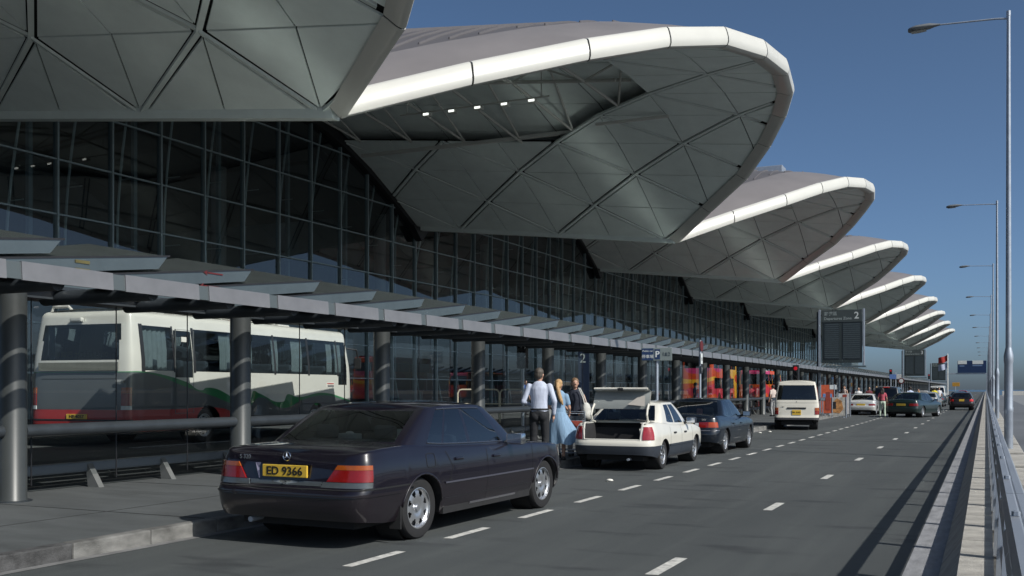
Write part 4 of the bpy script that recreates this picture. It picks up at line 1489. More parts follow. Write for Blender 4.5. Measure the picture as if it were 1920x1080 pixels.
P2 = sedan_params(4.35, 1.69, 1.39, 2.5, .93, .295, .90, .94, gb=(.74, 3.08), segs=[(0, .10, 'p'), (.10, .17, 'p'), (.17, .50, 'g'), (.50, .55, 'p'), (.55, .985, 'g'), (.985, 1, 'p')])
c2 = Car(P2, CREAM, BUMP_D)
BO = .60
def boot_hole(x, y, z, kind):
    if kind == 'deck': return y < .72 and abs(x) < BO
    return abs(x) < BO and z > .60 and y < .30
c2.build(car2, boot_hole, low_z=.50)
c2.wheels(car2, 'spoke', tyre_w=.18)
# boot tub
tub = MB()
tub.grid([[(-BO, .12, .60), (BO, .12, .60)], [(-BO, .14, .42), (BO, .14, .42)], [(-BO, .95, .42), (BO, .95, .42)], [(-BO, .95, .93), (BO, .95, .93)]])
for x in (-BO, BO): tub.add([(x, .12, .60), (x, .14, .42), (x, .95, .42), (x, .95, .93), (x, .14, .93)], [(0, 1, 2, 3, 4)])
tub.build('boot_tub', M_INTD, car2)
lipm = mat('cream_inner', (.5, .49, .45), .5)
MB().tube([(-BO - .01, .72, .945), (-BO - .01, .16, .94), (-BO - .0, .10, .80), (-BO + .02, .075, .615), (BO - .02, .075, .615), (BO, .10, .80), (BO + .01, .16, .94), (BO + .01, .72, .945)], .022, 8).build('boot_seal', lipm, car2, 40)
# raised lid: outer skin, pressed inner panel, flipped-up lip
lid = MB()
hinge = (.62, 1.23)
def LP(x, a, b):
    """a = distance along the lid from the hinge, b = outward offset; lid raised to near vertical"""
    th = radians(66)
    return (x, hinge[0] + a * cos(th) + b * sin(th), hinge[1] + a * sin(th) - b * cos(th))
rowsO, rowsI = [], []
for a in (0, .10, .20, .30, .39):
    rowsO.append([LP(x * (1 - .02 * a), a, .03) for x in (-.60, -.4, -.2, 0, .2, .4, .60)])
    rowsI.append([LP(x * (1 - .02 * a), a, -.01 if 0 < a < .39 else .02) for x in (-.60, -.5, -.2, 0, .2, .5, .60)])
# the folded rear edge of the lid, now pointing back over the boot
edgeO = [[(x, hinge[0] + .16, hinge[1] + .355) for x in (-.59, -.4, -.2, 0, .2, .4, .59)], [(x, hinge[0] - .0, hinge[1] + .41) for x in (-.58, -.4, -.2, 0, .2, .4, .58)]]
lid.grid(rowsO); lid.grid([rowsO[0], rowsO[-1]])
ld = lid.grid([rowsO[-1], edgeO[1]]).build('boot_lid', CREAM, car2, 40)
MB().grid(rowsI).build('lid_inner_panel', mat('lid_primer_grey', (.26, .28, .275), .55, var=.1), ld, 40)
MB().tube([(-.57, hinge[0] + .01, hinge[1] + .40), (.57, hinge[0] + .01, hinge[1] + .40)], .026, 8).build('lid_lip', CREAM, ld, 40)
MB().cbox(-.06, .06, hinge[0] - .03, hinge[0] + .05, hinge[1] + .36, hinge[1] + .42, .015).build('lid_lock', M_BLACKP, ld)
cl = MB().grid([[(.15, hinge[0] - .02, hinge[1] + .08), (.52, hinge[0] - .03, hinge[1] + .05)], [(.36, hinge[0] + .05, hinge[1] + .24), (.50, hinge[0] + .05, hinge[1] + .26)]]).build('lid_lining_flap', mat('flap_cloth', (.45, .42, .38), .9, var=.1), ld)
for x in (-.585, .585):
    MB().tube([(x, .74, .95), (x * 1.01, .56, .99), (x * 1.01, .50, 1.10), (x, .56, 1.22), (x * .99, .66, 1.32)], .022, 8).build('lid_hinge', CREAM, ld, 40)
for sg in (1, -1):
    c2.rpatch([(.62, .63, ('r', 1.25)), (.70, .63, ('r', 1.25)), (.78, .635, ('r', 1.25)), (.88, .645, ('r', 1.22))], .012, sgs=(sg,)).build('tail_lamp', mat('tail_red_pink', (.30, .022, .03), .15, coat=.6, var=.2, vscale=20), car2, 40)
    c2.sstrip(1.27, 3.08, .46, .50, .014, sg).build('side_moulding', BUMP_D, car2)
    c2.handle(car2, 1.65, .72, M_BLACKP, sg); c2.handle(car2, 2.45, .71, M_BLACKP, sg)
    c2.mirror(car2, 2.66, .88, BUMP_D, sg)
    for sp in ([(2.17, .28), (2.17, .87)], [(3.05, .30), (3.06, .84)], [(1.32, .50), (1.36, .86)]):
        c2.seam(sp, .004, sg).build('shut_line', M_VOID, car2)
MB().tube([(.35, .2, .24), (.35, .02, .235)], .025, 8).build('exhaust', M_GALV, car2, 40)
bx = MB().cbox(-.10, .22, .80, .95, .955, 1.0, .02).build('shelf_light', mat('shelf_pale_blue', (.35, .45, .5), .4), car2)

# ---- 3. navy saloon in front of the white one
NAVY = paint('navy_blue', (.004, .007, .013), .05, .33)
car3 = thing('sedan', 'dark navy sedan parked just beyond the white sedan with open boot', 'car', (-6.78, 24.45, 0), radians(-.6))
P3 = sedan_params(4.6, 1.73, 1.40, 2.68, 1.02, .31, .91, .95)
c3 = Car(P3, NAVY); c3.build(car3); c3.wheels(car3, 'steel', tyre_w=.19)
for sg in (1, -1):
    c3.rpatch([(.68, .40, .62), (.74, .40, .62), (.81, .40, .62)], .012, sgs=(sg,)).build('tail_lamp', M_RED_L, car3, 40)
    c3.rpatch([(.68, .625, ('r', 1.2)), (.74, .625, ('r', 1.2)), (.81, .625, ('r', 1.2))], .012, sgs=(sg,)).build('indicator', mat('tail_red_orange', (.35, .05, .01), .12, coat=.6, var=.2), car3, 40)
    c3.rpatch([(.71, .30, .39), (.76, .30, .39), (.79, .30, .39)], .012, sgs=(sg,)).build('reversing_lamp', M_CLEAR, car3, 40)
    c3.handle(car3, 1.72, .74, NAVY, sg); c3.handle(car3, 2.55, .73, NAVY, sg)
    c3.mirror(car3, 2.85, .90, M_BLACKP, sg)
    for sp in ([(2.30, .26), (2.30, .88)], [(3.22, .30), (3.22, .85)], [(1.42, .52), (1.46, .87)]): c3.seam(sp, .004, sg).build('shut_line', M_VOID, car3)
c3.rpatch([(.60, 0, ('r', 1.4)), (.606, 0, ('r', 1.4)), (.615, 0, ('r', 1.4))], .004, sgs=(1, -1)).build('bumper_gap', mat('gap_glint', (.2, .2, .22), .3, metal=.6), car3)  # pale metallic strip paints a glint along the bumper gap
c3.plate(car3, '', .045, .745, .50, .12)
text_mesh('EXV', .06, M_CHROME, 'model_badge', car3, facing((.52, .075, .87)))
MB().tube([(.4, .2, .25), (.4, .02, .245)], .025, 8).build('exhaust', M_GALV, car3, 40)
MB().cbox(.05, .2, 1.1, 1.16, 1.0, 1.12, .02).build('shelf_box', mat('shelf_box', (.5, .25, .22), .7), car3)

# ---- 4. white van
VAN = paint('van_cream', (.64, .61, .53), .0, .35)
van = thing('van', 'cream white van driving away past the dashed line, black rear window', 'van', (-6.72, 40.75, 0), radians(8))
PV = dict(L=4.4, W=1.69, wheels=(1.0, 3.25, .31, .70), ys=.26, yfl=.6, nr=5.0, nf=3.2, round=.05,
          sill=[(0, .42), (.3, .36), (.6, .30), (3.9, .30), (4.4, .38)],
          top=[(0, 1.10), (1, 1.10), (3, 1.08), (3.9, 1.02), (4.4, .9)],
          hw=[(.3, .80), (.42, .83), (.6, .845), (.95, .845), (1.1, .835)],
          rear=[(.3, .06), (.42, .0), (.50, .0), (.55, .03), (.9, .045), (1.1, .06)],
          front=[(.3, 4.3), (.5, 4.4), (.7, 4.4), (1.0, 4.3)],
          gb=(.055, 4.25), gt=(.20, 3.35), gw=(.83, .70), glr=(.16, .12), glf=(.4, .3), gn=5.0, rear_glass=.95, front_glass=1.0,
          roof=[(0, 1.86), (.5, 1.91), (2, 1.925), (3.4, 1.88)], roof_crown=.06, gv=(.12, .84),
          segs=[(0, .04, 'p'), (.04, .30, 'g'), (.30, .34, 'p'), (.34, .60, 'g'), (.60, .65, 'p'), (.65, .98, 'g'), (.98, 1, 'p')],
          m_rear_glass=G_CARD, m_side_glass=G_CARD, seat_h=1.25)
v4 = Car(PV, VAN, mat('van_bumper', (.05, .05, .055), .6)); v4.build(van, low_z=.50); v4.wheels(van, 'steel', tyre_w=.19)
for sg in (1, -1):
    v4.rpatch([(.62, .69, ('r', 1.3)), (.70, .69, ('r', 1.3)), (.77, .69, ('r', 1.3))], .014, sgs=(sg,)).build('tail_lamp', M_RED_L, van, 40)
    v4.rpatch([(.775, .69, ('r', 1.3)), (.83, .69, ('r', 1.3)), (.89, .69, ('r', 1.3))], .014, sgs=(sg,)).build('indicator', M_AMB, van, 40)
    v4.mirror(van, 3.55, 1.12, M_BLACKP, sg)
MB().cbox(-.36, .36, .02, .045, .84, .90, .01).build('handle_bar', M_BLACKP, van)
v4.plate(van, 'ER 3107', .025, .70, .34, .19, .085)
text_mesh('Van', .07, M_BLACKP, 'model_badge', van, facing((-.52, .035, .93)))
v4.rpatch([(1.075, 0, ('r', 1.2)), (1.079, 0, ('r', 1.2)), (1.083, 0, ('r', 1.2))], .003, sgs=(1, -1)).build('tailgate_gap', M_VOID, van)
MB().box(-.006, .006, .05, .06, 1.10, 1.14).build('wiper_pivot', M_BLACKP, van)

# ---- further cars
def simple_sedan(name, label, loc, rz, m, P, lamp=((.66, .80), (.38, None)), plate=True, mir=M_BLACKP, group=None, wheel='steel'):
    t = thing(name, label, 'car', (loc[0], loc[1], 0), rz, group)
    c = Car(P, m); c.build(t); c.wheels(t, wheel, tyre_w=.19)
    (z0, z1), (x0, _) = lamp
    for sg in (1, -1):
        c.rpatch([(z0, x0, ('r', 1.2)), ((z0 + z1) / 2, x0, ('r', 1.2)), (z1, x0, ('r', 1.2))], .012, sgs=(sg,)).build('tail_lamp', M_RED_L, t, 40)
        c.mirror(t, P['gb'][1] - .45, c.top(P['gb'][1] - .5), mir, sg)
    if plate: c.plate(t, '', c.rear((z0 + z1) / 2) - .012, (z0 + z1) / 2, .50, .12)
    return t, c
SILV = paint('silver_white', (.52, .53, .52), .2, .3)
s5, c5 = simple_sedan('sedan', 'silver white sedan parked by the orange hoardings, standing crowd behind it', (-6.95, 65.5), radians(-1), SILV, sedan_params(4.6, 1.70, 1.35, 2.6, 1.0, .30, .88, .90), ((.60, .70), (.46, None)))
GREEN = paint('bottle_green', (.008, .020, .019), .1, .33)
s7, c7 = simple_sedan('sedan', 'dark bottle green sedan stopped across the lane beside the person in pink', (-4.35, 61.2), radians(-14), GREEN, sedan_params(5.0, 1.86, 1.44, 2.95, 1.1, .33, .95, 1.0), ((.66, .80), (.46, None)), wheel='eight')
BLK = paint('black_paint', (.010, .011, .013), .1, .3)
suv = thing('people_carrier', 'black people carrier with high red brake lamp behind the person in pink', 'car', (-5.9, 70.2, 0), radians(-2))
PS = dict(PV); PS.update(L=4.6, W=1.74, top=[(0, 1.05), (3, 1.02), (3.6, .98), (4.6, .8)], gb=(.06, 3.7), gt=(.35, 2.9), roof=[(0, 1.66), (1, 1.74), (3, 1.68)], gw=(.80, .66), front=[(.3, 4.5), (.5, 4.6), (.9, 4.45)], wheels=(.95, 3.6, .33, .72))
c6 = Car(PS, BLK); c6.build(suv); c6.wheels(suv, 'steel')
for sg in (1, -1):
    c6.rpatch([(.70, .60, ('r', 1.3)), (.85, .62, ('r', 1.3)), (.98, .66, ('r', 1.3))], .012, sgs=(sg,)).build('tail_lamp', M_RED_L, suv, 40)
MB().cbox(-.2, .2, .28, .36, 1.70, 1.76, .015).build('brake_lamp', mat('brake_glow', (.5, .02, .02), .3), suv)
MB().cbox(-.65, -.6, .9, 2.6, 1.76, 1.80, .01).cbox(.6, .65, .9, 2.6, 1.76, 1.80, .01).build('roof_rails', M_BLACKP, suv)
s8, c8 = simple_sedan('sedan', 'silver grey sedan beyond the green sedan, red tail lamps', (-4.25, 86), radians(-3), paint('silver_grey', (.36, .37, .37), .3, .3), sedan_params(4.5, 1.70, 1.38, 2.6, 1.0, .30, .90, .93), ((.62, .76), (.50, None)))
hat = thing('hatchback', 'small black hatchback driving in the outer lane by the parapet', 'car', (-1.65, 84, 0), radians(-1))
PH = sedan_params(3.9, 1.66, 1.38, 2.4, .65, .29, .92, .94, gb=(.10, 2.85), gt=(.55, 2.2), glr=(.2, .14), roof=[(.4, 1.29), (1, 1.33), (2.2, 1.30)])
c9 = Car(PH, paint('black_red', (.016, .012, .013), .1, .3)); c9.build(hat); c9.wheels(hat, 'steel', tyre_w=.18)
for sg in (1, -1):
    c9.rpatch([(.68, .55, ('r', 1.3)), (.75, .55, ('r', 1.3)), (.84, .57, ('r', 1.3))], .012, sgs=(sg,)).build('tail_lamp', mat('tail_red_bright', (.55, .02, .02), .2, coat=.5), hat, 40)
c9.plate(hat, '', c9.rear(.78) - .012, .76, .36, .17)
s10, _ = simple_sedan('sedan', 'dark green sedan partly hidden behind the silver grey one', (-4.3, 99), radians(-2), GREEN, sedan_params(4.7, 1.76, 1.40, 2.7, 1.0, .31, .92, .95))
far_van = thing('van', 'small white van far down the kerb lane', 'van', (-4.9, 122, 0), radians(-2))
fv = Car(PV, paint('far_white', (.6, .6, .58), .0, .35), None); fv.build(far_van); fv.wheels(far_van, 'steel')
taxi = thing('taxi', 'red taxi with pale roof far down the kerb lane', 'car', (-6.9, 130, 0), radians(-2))
PT = sedan_params(4.6, 1.69, 1.42, 2.6, 1.0, .30, .90, .92, m_roof=paint('roof_silver', (.5, .5, .5), .1, .35))
ct_ = Car(PT, paint('taxi_red', (.32, .02, .02), .0, .3)); ct_.build(taxi); ct_.wheels(taxi, 'steel')
s11, _ = simple_sedan('sedan', 'red sedan farthest down the road near the horizon', (-3.4, 178), radians(-1), paint('far_red', (.25, .02, .02), .05, .3), sedan_params(4.5, 1.70, 1.38, 2.6, 1.0, .30, .90, .93))
s12, _ = simple_sedan('sedan', 'blue grey sedan between the far white van and the parapet', (-2.6, 112), radians(-2), paint('blue_grey', (.06, .09, .11), .2, .3), sedan_params(4.5, 1.70, 1.38, 2.6, 1.0, .30, .90, .93))
# ------------------------------------------------------------------ the coach behind the glass screen
def livery(name, white, grey, green, red, c_green, c_grey, z_red, ylen):
    """paint whose borders are curves over the length of the coach (object Y), height in object Z"""
    m = bpy.data.materials.new(name); m.use_nodes = True
    nt = m.node_tree; N = nt.nodes; Lk = nt.links
    b = N['Principled BSDF']; b.inputs['Roughness'].default_value = .3; b.inputs['Coat Weight'].default_value = .6
    tc = N.new('ShaderNodeTexCoord'); sp = N.new('ShaderNodeSeparateXYZ'); Lk.new(tc.outputs['Object'], sp.inputs[0])
    def math_(op, a, c, cl=False):
        n = N.new('ShaderNodeMath'); n.operation = op; n.use_clamp = cl
        for i, v in enumerate((a, c)):
            if isinstance(v, (int, float)): n.inputs[i].default_value = v
            else: Lk.new(v, n.inputs[i])
        return n.outputs[0]
    yn = math_('DIVIDE', sp.outputs['Y'], ylen)
    def curve(pts):
        f = N.new('ShaderNodeFloatCurve')
        cv = f.mapping.curves[0]
        cv.points[0].location = (pts[0][0] / ylen, pts[0][1] / 4); cv.points[1].location = (pts[-1][0] / ylen, pts[-1][1] / 4)
        for p in pts[1:-1]: cv.points.new(p[0] / ylen, p[1] / 4)
        for p in cv.points: p.handle_type = 'AUTO_CLAMPED' if False else 'VECTOR' if False else 'AUTO'
        f.mapping.update()
        Lk.new(yn, f.inputs['Value'])
        return math_('MULTIPLY', f.outputs[0], 4.0)
    def below(c): return math_('MULTIPLY', math_('SUBTRACT', c, sp.outputs['Z']), 120, True)
    def mix(fac, a, bb):
        x = N.new('ShaderNodeMix'); x.data_type = 'RGBA'
        Lk.new(fac, x.inputs[0])
        for i, v in ((6, a), (7, bb)):
            if isinstance(v, tuple): x.inputs[i].default_value = (*v, 1)
            else: Lk.new(v, x.inputs[i])
        return x.outputs[2]
    c = mix(below(curve(c_green)), white, green)
    c = mix(below(curve(c_grey)), c, grey)
    if z_red: c = mix(below(curve(z_red)), c, red)
    n = N.new('ShaderNodeTexNoise'); n.inputs['Scale'].default_value = 1.2; n.inputs['Detail'].default_value = 6
    Lk.new(tc.outputs['Object'], n.inputs['Vector'])
    mr = N.new('ShaderNodeMapRange'); mr.inputs[3].default_value = .85; mr.inputs[4].default_value = 1.08; Lk.new(n.outputs[0], mr.inputs[0])
    mm = N.new('ShaderNodeMix'); mm.data_type = 'RGBA'; mm.blend_type = 'MULTIPLY'; mm.inputs[0].default_value = 1
    Lk.new(c, mm.inputs[6]); Lk.new(mr.outputs[0], mm.inputs[7])
    Lk.new(mm.outputs[2], b.inputs['Base Color'])
    return m
LB, WB, HB = 10.3, 2.55, 3.12
M_LIV = livery('coach_livery', (.60, .60, .55), (.095, .105, .11), (.03, .20, .075), (.40, .028, .028),
               [(0, 1.72), (.6, 1.72), (2.0, 1.50), (2.6, 1.30), (2.75, 1.36), (4.6, 1.02), (4.75, 1.28), (5.0, 1.22), (6.2, .98), (6.4, 1.18), (6.9, 1.10), (8.3, 1.22), (9.6, 1.05), (10.3, .9)],
               [(0, 1.70), (.6, 1.69), (2.0, 1.38), (2.9, 1.18), (4.6, .90), (5.0, 1.10), (6.2, .80), (7.2, 1.02), (8.3, 1.14), (9.6, 1.0), (10.3, .8)],
               [(0, .86), (1.5, .85), (3.4, .84), (4.2, .62), (5.5, .48), (10.3, .46)], LB)
class Coach(Car):
    pass
def coach(t, L, Wd, H, mbody, win_side, win_rear, belt, wtop, wheels, extra_rows=(), ring_n=None, nrr=6.0, glassm=None, seats=True, arch=1.15):
    """box-like bus with real openings for its windows; win_side / win_rear hold (y0, y1) and (x0, x1, z0, z1)"""
    hw = Wd / 2
    P = dict(L=L, W=Wd, wheels=wheels, ys=.38, yfl=.5, nr=nrr, nf=4.0, arch=arch, sill=[(0, .42), (.4, .36), (L, .36)],
             hw=[(.3, hw - .04), (.5, hw), (1.8, hw), (H * .8, hw - .06), (H, hw - .14)],
             rear=[(.3, .04), (.5, 0), (1.6, .03), (H, .20)], front=[(.3, L - .08), (.7, L), (1.4, L - .03), (H, L - .45)], top=[(0, H), (L, H)])
    c = Car(P, mbody)
    zs = sorted(set([.36, .5, .7, .9, 1.1, 1.3, 1.5, belt - .02, belt, lerp(belt, wtop, .33), lerp(belt, wtop, .66), wtop, H - .16] + list(extra_rows)))
    ys_edges = sorted(set([round(v, 3) for w in win_side for v in w[:2]]))
    q = [('r', pi / 2 * (i / 10) ** .8) for i in range(11)]
    if win_rear:
        for x in win_rear[:2]:
            if x > 0: q.append(('r', c.phi_x(x, 2.0)))
    q = sorted(set(q), key=lambda a: a[1])
    y = c.ys
    cols = []
    st = []
    while y < c.yf:
        st.append(y); y += .12
    for yw in wheels[:2]:
        for i in range(21): st.append(yw + wheels[2] * arch * cos(pi * i / 20))
    st = sorted(set(round(v, 3) for v in st + ys_edges if c.ys < v < c.yf))
    q += [('s', v) for v in st]
    q += [('f', pi / 2 * (1 - (i / 10) ** 1.2)) for i in range(11)]
    mb = MB(); glass_m = {}
    def col(qq):
        y0 = c.pt(qq, 1.0)[1]
        zl = c.zlow(y0, qq[0] == 's')
        out = []
        for z in zs:
            zz = max(z, zl)
            x, yy = c.pt(qq, zz)
            out.append((x, yy, zz))
        x, yy, zz = out[-1]
        for a in (22, 45, 67, 90):
            o = .16 * (1 - cos(radians(a)))
            ny = 0 if qq[0] == 's' else cos(qq[1]) ** 1.5 * (1 if qq[0] == 'r' else -1)
            nx = -1 if qq[0] == 's' else -sin(qq[1]) ** 1.5
            out.append((max(0, x + nx * o * 1.4), yy + ny * o * 1.4, zz + .16 * sin(radians(a))))
        return out
    C = [col(a) for a in q]
    for sg in (1, -1):
        for i in range(len(C) - 1):
            for k in range(len(C[0]) - 1):
                f = [C[i][k], C[i + 1][k], C[i + 1][k + 1], C[i][k + 1]]
                cx, cyy, cz = (sum(p[j] for p in f) / 4 for j in range(3))
                f = [(p[0] * sg, p[1], p[2]) for p in f]
                hit = None
                if q[i][0] == 's' or q[i + 1][0] == 's':
                    for wi, w in enumerate(win_side):
                        z0, z1 = (belt, wtop) if len(w) < 4 else w[2:4]
                        if w[0] < cyy < w[1] and z0 < cz < z1 and (len(w) < 5 or w[4] == sg): hit = ('s', wi, sg)
                elif q[i][0] == 'r' and win_rear and cx < win_rear[1] and win_rear[2] < cz < win_rear[3]: hit = ('rear',)
                elif q[i][0] == 'f' and cx < hw - .12 and 1.25 < cz < wtop: hit = ('front',)
                if hit: glass_m.setdefault(hit, MB()).add(f, [(0, 1, 2, 3)])
                else: mb.add(f, [(0, 1, 2, 3)])
    U = [-1, -.7, -.35, 0, .35, .7, 1]
    mb.grid([[(k[-1][0] * u, k[-1][1], k[-1][2] + .05 * (1 - u * u)) for u in U] for k in C])
    mb.build('body', mbody, t, 35)
    for h, g in glass_m.items():
        g.build({'s': 'side_window', 'rear': 'rear_window', 'front': 'windscreen'}[h[0]], glassm or G_CAR, t)
    MB().box(-hw + .1, hw - .1, .2, L - .4, .30, .60).box(-hw + .06, hw - .06, .3, L - .4, .95, 1.05).build('floor', M_BLACK, t)
    return c
bus = thing('coach', 'white coach with grey, green and red wave livery behind the glass screen', 'bus', (0, 0, .30), 0)
bw = 1.75; bt = 2.78
WS = [(.55, 1.55), (1.62, 2.25, 1.60, 2.72, 1), (2.35, 4.05), (4.15, 5.75), (5.82, 7.5), (7.58, 9.2), (9.26, 9.78, 1.45, 2.78)]
cb = coach(bus, LB, WB, HB, M_LIV, WS, (0, 1.0, 1.98, 2.80), bw, bt, (2.85, 8.0, .43, 1.06), extra_rows=(1.45, 1.60, 1.98, 2.72, 2.80), glassm=glass('coach_glass', (.45, .50, .50), .8, 1.5))
cb.wheels(bus, 'steel', mat('bus_rim', (.5, .5, .5), .4, metal=.6), .26)
M_SEATB = mat('coach_seat', (.10, .13, .17), .8, var=.2)
M_CURT = mat('curtain_pale', (.42, .48, .52), .9, var=.1, vscale=6)
for i in range(9):
    for x in (-.75, .75):
        y = 1.0 + i * .95
        MB().cbox(x - .42, x + .42, y, y + .14, 1.05, 2.02, .06).cbox(x - .42, x + .42, y, y + .5, 1.05, 1.45, .05).build('seat', M_SEATB, bus)
def curtain(y0, y1, z0=1.78, z1=2.74):
    rows = []
    n = 18
    for z in (z0, lerp(z0, z1, .5), z1):
        rows.append([(1.12 + .022 * sin(i * 1.9) - (.05 if z == z1 else 0), lerp(y0, y1, i / n) + (.06 * (1 - abs(z - lerp(z0, z1, .5)) / .5) * (-1 if i > n / 2 else 1) if False else 0), z) for i in range(n + 1)])
    MB().grid(rows).build('curtain', M_CURT, bus, True)
for a in ((.62, 1.5), (3.55, 4.0), (4.22, 4.95), (5.85, 6.2), (6.9, 7.45), (8.85, 9.15), (9.3, 9.7)): curtain(*a)
rear_c = MB().grid([[(-1.0, .32 + .02 * sin(i), z) for i in range(3)] for z in (2.0, 2.78)])
MB().grid([[(-.98 + .02 * i, .30 + .015 * sin(2 * i), z) for i in range(8)] for z in (2.0, 2.78)]).build('curtain', M_CURT, bus)
# black window posts and surround
for sg in (1, -1):
    for (a, b) in ((.44, .56), (1.54, 1.60), (2.27, 2.36), (4.04, 4.16), (5.74, 5.83), (7.49, 7.59), (9.19, 9.27)):
        rows = [[(sg * (cb.pt(('s', y), z)[0] + .006), y, z) for y in (a, b)] for z in (1.72, 2.0, 2.3, 2.6, 2.81)]
        MB().grid(rows).build('window_post', M_BLACKP, bus)
# engine grille with slats
M_GRL = mat('coach_grille', (.30, .31, .27), .6, var=.15)
MB().box(-1.0, 1.0, -.005, .045, 1.735, 1.93).build('grille_panel', mat('grille_dark', (.08, .085, .08), .7), bus)
for k in range(7):
    z = 1.745 + k * .027
    MB().hexa([(-.99, -.012, z), (.99, -.012, z), (.99, .02, z + .006), (-.99, .02, z + .006), (-.99, -.012, z + .014), (.99, -.012, z + .014), (.99, .02, z + .02), (-.99, .02, z + .02)]).build('grille_slat', M_GRL, bus)
for sg in (1, -1):
    cb.rpatch([(.95, 1.08, ('r', 1.3)), (1.10, 1.08, ('r', 1.3)), (1.22, 1.08, ('r', 1.3))], .012, sgs=(sg,)).build('tail_lamp', M_RED_L, bus, 40)
    cb.rpatch([(1.225, 1.08, ('r', 1.3)), (1.30, 1.08, ('r', 1.3)), (1.36, 1.08, ('r', 1.3))], .012, sgs=(sg,)).build('indicator', M_AMB, bus, 40)
    cb.rpatch([(.86, 1.08, ('r', 1.3)), (.90, 1.08, ('r', 1.3)), (.945, 1.08, ('r', 1.3))], .012, sgs=(sg,)).build('reversing_lamp', M_CLEAR, bus, 40)
cb.rpatch([(.60, 0, ('r', 1.4)), (.62, 0, ('r', 1.4)), (.64, 0, ('r', 1.4))], .005, sgs=(1, -1)).build('bumper_line', M_BLACKP, bus)
cb.plate(bus, 'HP 4057', -.01, .70, .52, .115, .10)
cb.rpatch([(1.55, 0, .95), (1.552, 0, .95), (1.56, 0, .95)], .004, sgs=(1, -1)).build('hatch_line', M_BLACKP, bus)
MB().cbox(-.12, .06, .01, .03, .94, 1.02, .01).build('hatch_catch', M_BLACKP, bus)
MB().cbox(.98, 1.16, -.03, .0, 1.47, 1.53, .01).build('rear_camera', mat('camera_pale', (.4, .42, .42), .5), bus)
text_mesh('專線巴士 2343 8230', .16, mat('window_lettering', (.20, .21, .12), .7), 'window_lettering', bus, facing((.02, .10, 2.10)))
MB().cbox(-.25, .05, .06, .16, 2.86, 2.96, .03).build('rear_marker_lamp', mat('marker_clear', (.5, .5, .46), .3), bus)
# side door frame and its handle
MB().tube([(1.275, 1.60, .75), (1.275, 1.60, 2.74), (1.275, 2.27, 2.74), (1.275, 2.27, .75), (1.275, 1.60, .75)], .014, 6).build('door_frame', mat('door_frame_grey', (.16, .17, .17), .4, metal=.5), bus)
MB().cbox(1.265, 1.285, 1.82, 2.0, 2.45, 2.57, .004).build('door_sticker', M_WHITE, bus)
# roof units
M_ACU = mat('roof_unit', (.50, .49, .45), .5, var=.08)
ac = MB().cbox(-.85, .85, 2.6, 6.6, HB + .02, HB + .28, .08).build('air_conditioner', M_ACU, bus, 40)
for y in (3.0, 3.6, 5.5, 6.0):
    MB().cbox(.845, .858, y, y + .4, HB + .12, HB + .17, .004).build('air_slot', M_BLACKP, ac)
MB().box(.853, .862, 4.3, 4.7, HB + .10, HB + .17).build('unit_badge', mat('badge_red', (.28, .05, .04), .5), ac)
MB().box(.853, .862, 4.74, 5.25, HB + .11, HB + .15).build('unit_badge', mat('badge_grey', (.22, .22, .22), .5), ac)
MB().cbox(-.4, .5, 1.5, 2.3, HB + .02, HB + .13, .05).build('roof_hatch', M_ACU, bus)
MB().cbox(-.4, .5, 7.3, 7.9, HB + .02, HB + .10, .04).build('roof_hatch', M_ACU, bus)
MB().tube([(-1.0, .4, HB), (-.95, .4, HB + .12), (-.55, .4, HB + .12), (-.45, .4, HB + .02)], .035, 8).build('roof_rail', M_ACU, bus)
# red and white badge plate on the flank
lg = MB().box(1.277, 1.285, 8.55, 9.0, 1.37, 1.52).build('logo_panel', M_WHITE, bus)
MB().box(1.284, 1.289, 8.58, 8.97, 1.47, 1.50).build('logo_red_bar', mat('logo_red', (.4, .03, .03), .5), lg)
MB().box(1.284, 1.289, 8.60, 8.97, 1.39, 1.44).build('logo_grey_bar', mat('logo_grey', (.12, .12, .13), .5), lg)
MB().tube([(1.15, 9.95, 2.6), (1.35, 10.25, 2.55), (1.38, 10.3, 2.3)], .03, 6).cbox(1.26, 1.48, 10.25, 10.33, 1.95, 2.3, .03).build('wing_mirror', M_BLACKP, bus)
bus.location = (-17.25, 16.75, .30)
bus.rotation_euler[2] = radians(5)
bus.scale = (1.12, 1.0, 1.0)
bus.location.x -= 1.42 * cos(radians(5)); bus.location.y -= 1.27 * sin(radians(5))

